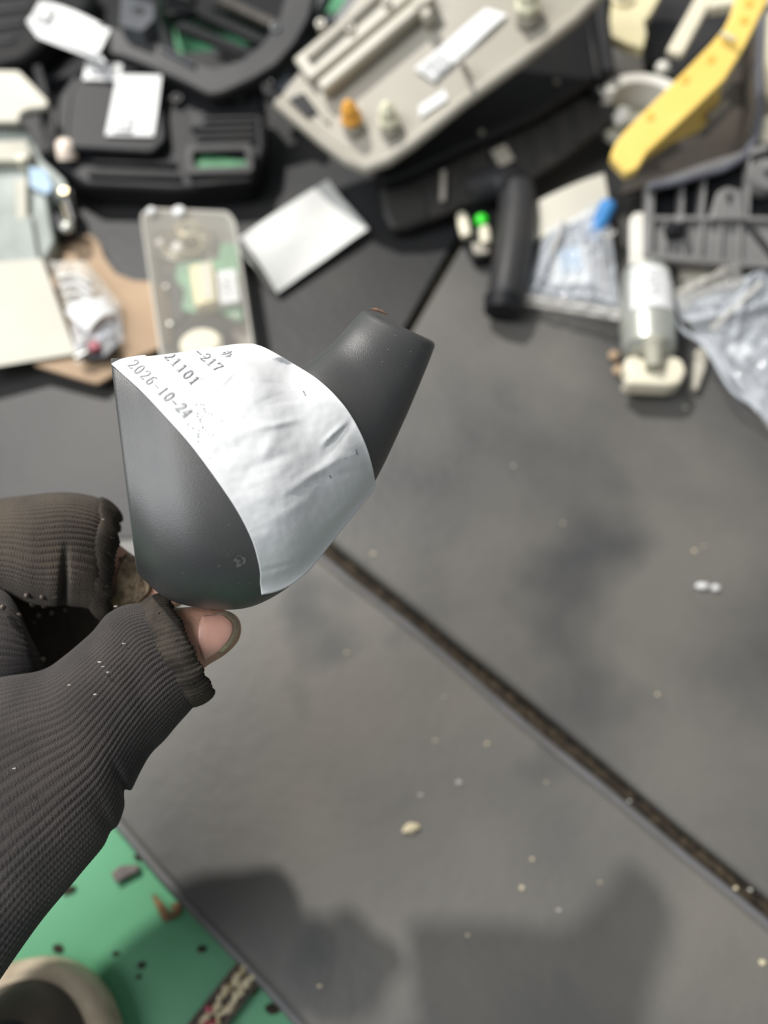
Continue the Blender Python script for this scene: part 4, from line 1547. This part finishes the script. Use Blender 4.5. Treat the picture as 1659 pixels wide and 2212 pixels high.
# ------------------------------------------------------------------ clear bags at the right
h = thing('zip_bag', 'clear zip bag with a white card and a blue cap, between tube and motor', 'plastic bag', G(1230, 690, 0))
zp = Pl((1160, 520, .012), (1320, 440, .022), (1230, 690, .008))
paper('white_card', [(1152, 440), (1304, 374), (1318, 452), (1140, 528)], Pl((1150, 440, .020), (1304, 374, .026), (1140, 528, .014)), 'paper_cream', h, lambda u, v: .002 * sin(pi * u), .0005)
plate('card_insert', [(1196, 560), (1230, 500), (1292, 520), (1288, 610), (1190, 612)], Pl(.006), .003, 'paper_white', h)
plate('blue_insert', [(1208, 540), (1250, 530), (1262, 580), (1216, 590)], Pl(.008), .002, 'pale_blue', h)
b = B()
tube(b, [G(1314, 444, .024), G(1282, 508, .020)], [.0062, .0058], 16)
obj('blue_cap', b, 'cap_blue', h)
plate('metal_bracket', [(1262, 470), (1290, 452), (1300, 520), (1320, 560), (1316, 640), (1286, 636), (1280, 560)], Pl(.010), .005, 'chip_grey', h, .001)
film_sheet('bag_film', [(1178, 500), (1312, 424), (1342, 688), (1124, 650)], zp, 'clear_film', .007, 1.3, h, 60, ((.0, .93, 1, .93, .004, .03), (.3, .1, .15, .9, .004, .03), (.55, .2, .7, .9, .004, .025), (.0, 1, 1, 1, .002, .02)), .004)
b = B()
tube(b, [zp.at(1128 + 212 * k / 14, 640 + 34 * k / 14, .006 + .0015 * sin(k * 2.3)) for k in range(15)], .0016, 8)
obj('zip_seal', b, 'clear_case', h)
b = B()
tube(b, [zp.at(1126 + 212 * k / 14, 654 + 34 * k / 14, .003 + .001 * sin(k * 1.9)) for k in range(15)], .0014, 8)
obj('zip_seal', b, 'clear_case', h)
for pts in ([(1210, 500), (1198, 528), (1190, 548)], [(1262, 440), (1280, 448), (1290, 440)], [(1300, 505), (1312, 515), (1330, 500)]):
    b = B()
    tube(b, [zp.at(x, y, .013) for x, y in pts], .0012, 8)
    obj('film_crease', b, 'clear_case', h)
h = thing('clear_bag', 'large empty crinkled clear bag hanging over the right edge', 'plastic bag', G(1620, 850, 0))
xp = Pl((1440, 640, .018), (1700, 560, .030), (1650, 920, .010))
film_sheet('bag_film', [(1436, 648), (1640, 590), (1800, 640), (1690, 960)], xp, 'clear_film', .010, 8.2, h, 70, ((.0, .2, .9, .6, .006, .03), (.1, .5, .8, .1, .006, .025), (.5, .9, .75, .2, .005, .03), (.3, .95, .6, .5, -.004, .03)), .006)
film_sheet('bag_film', [(1446, 636), (1592, 580), (1620, 640), (1470, 680)], xp, 'clear_case', .007, 5.4, h, 40, ((.1, .6, .9, .3, .005, .05),), .010)
b = B()
tube(b, [xp.at(1536 + 108 * k / 12, 712 - 102 * k / 12, .017 + .001 * sin(k * 2)) for k in range(13)], .0014, 8)
obj('bag_seam', b, 'clear_case', h)
b = B()
tube(b, [xp.at(1440 + 200 * k / 14, 660 + 240 * k / 14 + 12 * sin(k * .8), .004) for k in range(15)], .0012, 8)
obj('bag_edge', b, 'clear_film', h)
paper('white_slip', [(1566, 756), (1606, 744), (1622, 768), (1586, 790)], xp, 'tag_white', h, lambda u, v: .004, .0003, 8)

# ------------------------------------------------------------------ the shoe, bottom left
h = thing('shoe', 'toe of a worn black canvas shoe with a beige rubber rim on the green floor', 'shoe', G(60, 2230, FL))
toe = G(118, 2078, .012)
heel_dir = (G(-120, 2700, .012) - toe)
heel_dir.z = 0
heel_dir.normalize()
side = Vector((-heel_dir.y, heel_dir.x, 0))
if side.x < 0:
    side = -side


def foot_outline(s, n=40, z=0.0, back=.24):
    """half-rounded toe, straight sides, rounded heel; s = inset"""
    pts = []
    for k in range(n + 1):
        a = pi * k / n
        pts.append(toe + heel_dir * (s + (.050) * (1 - sin(a)) ** 1.0) + side * ((.044 - s) * cos(a)) + Vector((0, 0, z)))
    for k in range(n + 1):
        a = pi * k / n
        pts.append(toe + heel_dir * (back - s - .030 + .030 * sin(a)) - side * ((.034 - s) * cos(a)) + Vector((0, 0, z)))
    return pts


def stack(levels, n=40):
    return [foot_outline(s, n, z - toe.z + FL) for z, s in levels]


b = B()
skin(b, stack(((0, .004), (.004, 0), (.016, 0), (.020, .0015), (.022, .0045), (.0215, .0085), (.018, .010))))
obj('rubber_sole', b, 'shoe_rubber', h, smooth=50)
b = B()
skin(b, stack(((.010, .008), (.022, .0075), (.030, .011), (.036, .017), (.039, .022))))
obj('toe_cap', b, 'shoe_canvas', h, smooth=60)
b = B()
skin(b, stack(((.030, .018), (.039, .0205), (.044, .024), (.047, .030), (.048, .040))))
obj('vamp', b, 'shoe_black', h, smooth=60)
b = B()
pts = foot_outline(.0095, 40, .0225 - toe.z + FL)
tube(b, pts[:41], .0007, 6)
obj('stitching', b, 'shoe_rubber', h)

# ------------------------------------------------------------------ beaded strip and litter on the green floor
h = thing('beaded_strip', 'short dark strip crusted with cream beads on the green floor', 'strip', G(480, 2160, FL))
q0, q1 = G(548, 2086, FL + .006), G(380, 2300, FL + .006)
b = B()
beam(b, q0, q1, .0135, .006)
obj('strip_base', b, 'strip_black', h, bevel=.001)
sv = (q1 - q0).normalized()
nv_ = Vector((-sv.y, sv.x, 0))
for o_ in (-.0058, .0058):
    b = B()
    beam(b, q0 + nv_ * o_ + Vector((0, 0, .0016)), q1 + nv_ * o_ + Vector((0, 0, .0016)), .0022, .0030)
    obj('strip_edge', b, 'strip_black', h, bevel=.0006)
ln = (q1 - q0).length
for k in range(34):
    t = .07 + .62 * (k // 2) / 16 + random.uniform(-.012, .012)
    o_ = (-.0022 if k % 2 else .0022) + random.uniform(-.0009, .0009)
    if t > .62:
        continue
    b = B()
    r = random.uniform(.0011, .0021)
    blob(b, q0 + sv * (ln * t) + nv_ * o_ + Vector((0, 0, .0012)), (r, r * 1.15, r), 2, .5, seed=k * 1.3)
    obj('bead', b, 'bead_cream', h)
for k, (t, o_) in enumerate(((.50, -.003), (.56, .002), (.60, -.001))):
    b = B()
    blob(b, q0 + sv * (ln * t) + nv_ * o_ + Vector((0, 0, .0012)), (.0024, .0018, .0014), 2, .5, seed=k + 40)
    obj('red_crumb', b, 'red_bit', h)
b = B()
prism(b, [G(x, y, FL + .004) for x, y in ((238, 1886), (258, 1870), (296, 1868), (302, 1880), (268, 1898), (250, 1910))], .0038)
obj('grey_chip', b, 'chip_grey', bevel=.001, label='flat purple-grey chip on the green floor', cat='chip', loc=G(270, 1888, FL))
b = B()


def leaf(u, v):
    q = cat_rom([(330, 1932), (345, 1955), (364, 1984), (384, 1975), (386, 1950)], u)
    w_ = 9 * sin(pi * min(max(u, .06), .94)) + 2
    return G(q[0] + (v - .5) * w_ * 1.8, q[1] - (v - .5) * w_ * 1.2, FL + .0012 + .002 * sin(pi * v) + .0015 * sin(u * 5))


sheet(b, leaf, 20, 6, .0005)
obj('dry_leaf', b, 'leaf_brown', label='curled brown leaf scrap on the green floor by the mat edge', cat='leaf', loc=G(364, 1960, FL))
for k, (x, y, s_) in enumerate(((306, 2086, 1.0), (125, 2050, 1.4), (435, 2050, 1.1), (300, 2110, .7), (250, 2060, .8), (150, 1922, 1.6), (300, 1850, 1.5), (540, 2140, 1.6), (590, 2180, 1.8), (470, 2010, 1.3))):
    b = B()
    r = .0012 * s_
    blob(b, G(x, y, FL + r * .4), (r * 1.5, r * 1.1, r * .6), 2, .7, seed=k * 2.1)
    obj('dirt_clod', b, 'dirt', label='small brown dirt crumb on the green floor', cat='dirt', group='dirt crumbs on the green floor', loc=G(x, y, FL))

# ------------------------------------------------------------------ crumbs scattered on the mats
b = B()
blob(b, G(888, 1788, .0012), (.0042, .0024, .0013), 2, .3, (Vector((.96, .28, 0)), Vector((-.28, .96, 0)), Vector((0, 0, 1))), 3)
obj('seed', b, 'crumb', label='pale yellow seed on the near mat', cat='seed', loc=G(888, 1788, 0))
b = B()
blob(b, G(1518, 1266, .0014), (.0040, .0020, .0014), 2, .2)
blob(b, G(1546, 1270, .0014), (.0026, .0020, .0014), 2, .2, seed=2)
obj('clear_pellet', b, 'tag_white', label='shiny whitish pellet on the right hand mat', cat='pellet', loc=G(1530, 1268, 0))
SP = [(992, 1690, 1.2), (750, 1410, .9), (1052, 1606, .8), (908, 1718, .9), (1128, 1918, 1.1), (1296, 1906, .7), (1208, 1966, .8), (1150, 1856, .9), (1646, 2078, 1.4), (960, 1506, .7), (940, 1600, .7),
      (1180, 1690, .6), (1360, 1730, .7), (1500, 1190, .9), (1520, 1180, .7), (1110, 1006, .9), (1216, 1130, .7), (806, 1196, .9), (1480, 880, 1.2), (1420, 1500, .8), (1590, 1918, 1.0), (1620, 1922, .8), (690, 2130, .8), (1010, 2020, .7)]
for k, (x, y, s_) in enumerate(SP):
    b = B()
    r = .0010 * s_
    blob(b, G(x, y, r * .45), (r * 1.4, r, r * .6), 1, .6, seed=k * 1.7)
    obj('grit_crumb', b, 'lint' if k % 3 == 0 else 'crumb', label='tiny pale grit crumb on the rubber mats', cat='crumb', group='pale grit on the mats', loc=G(x, y, 0))
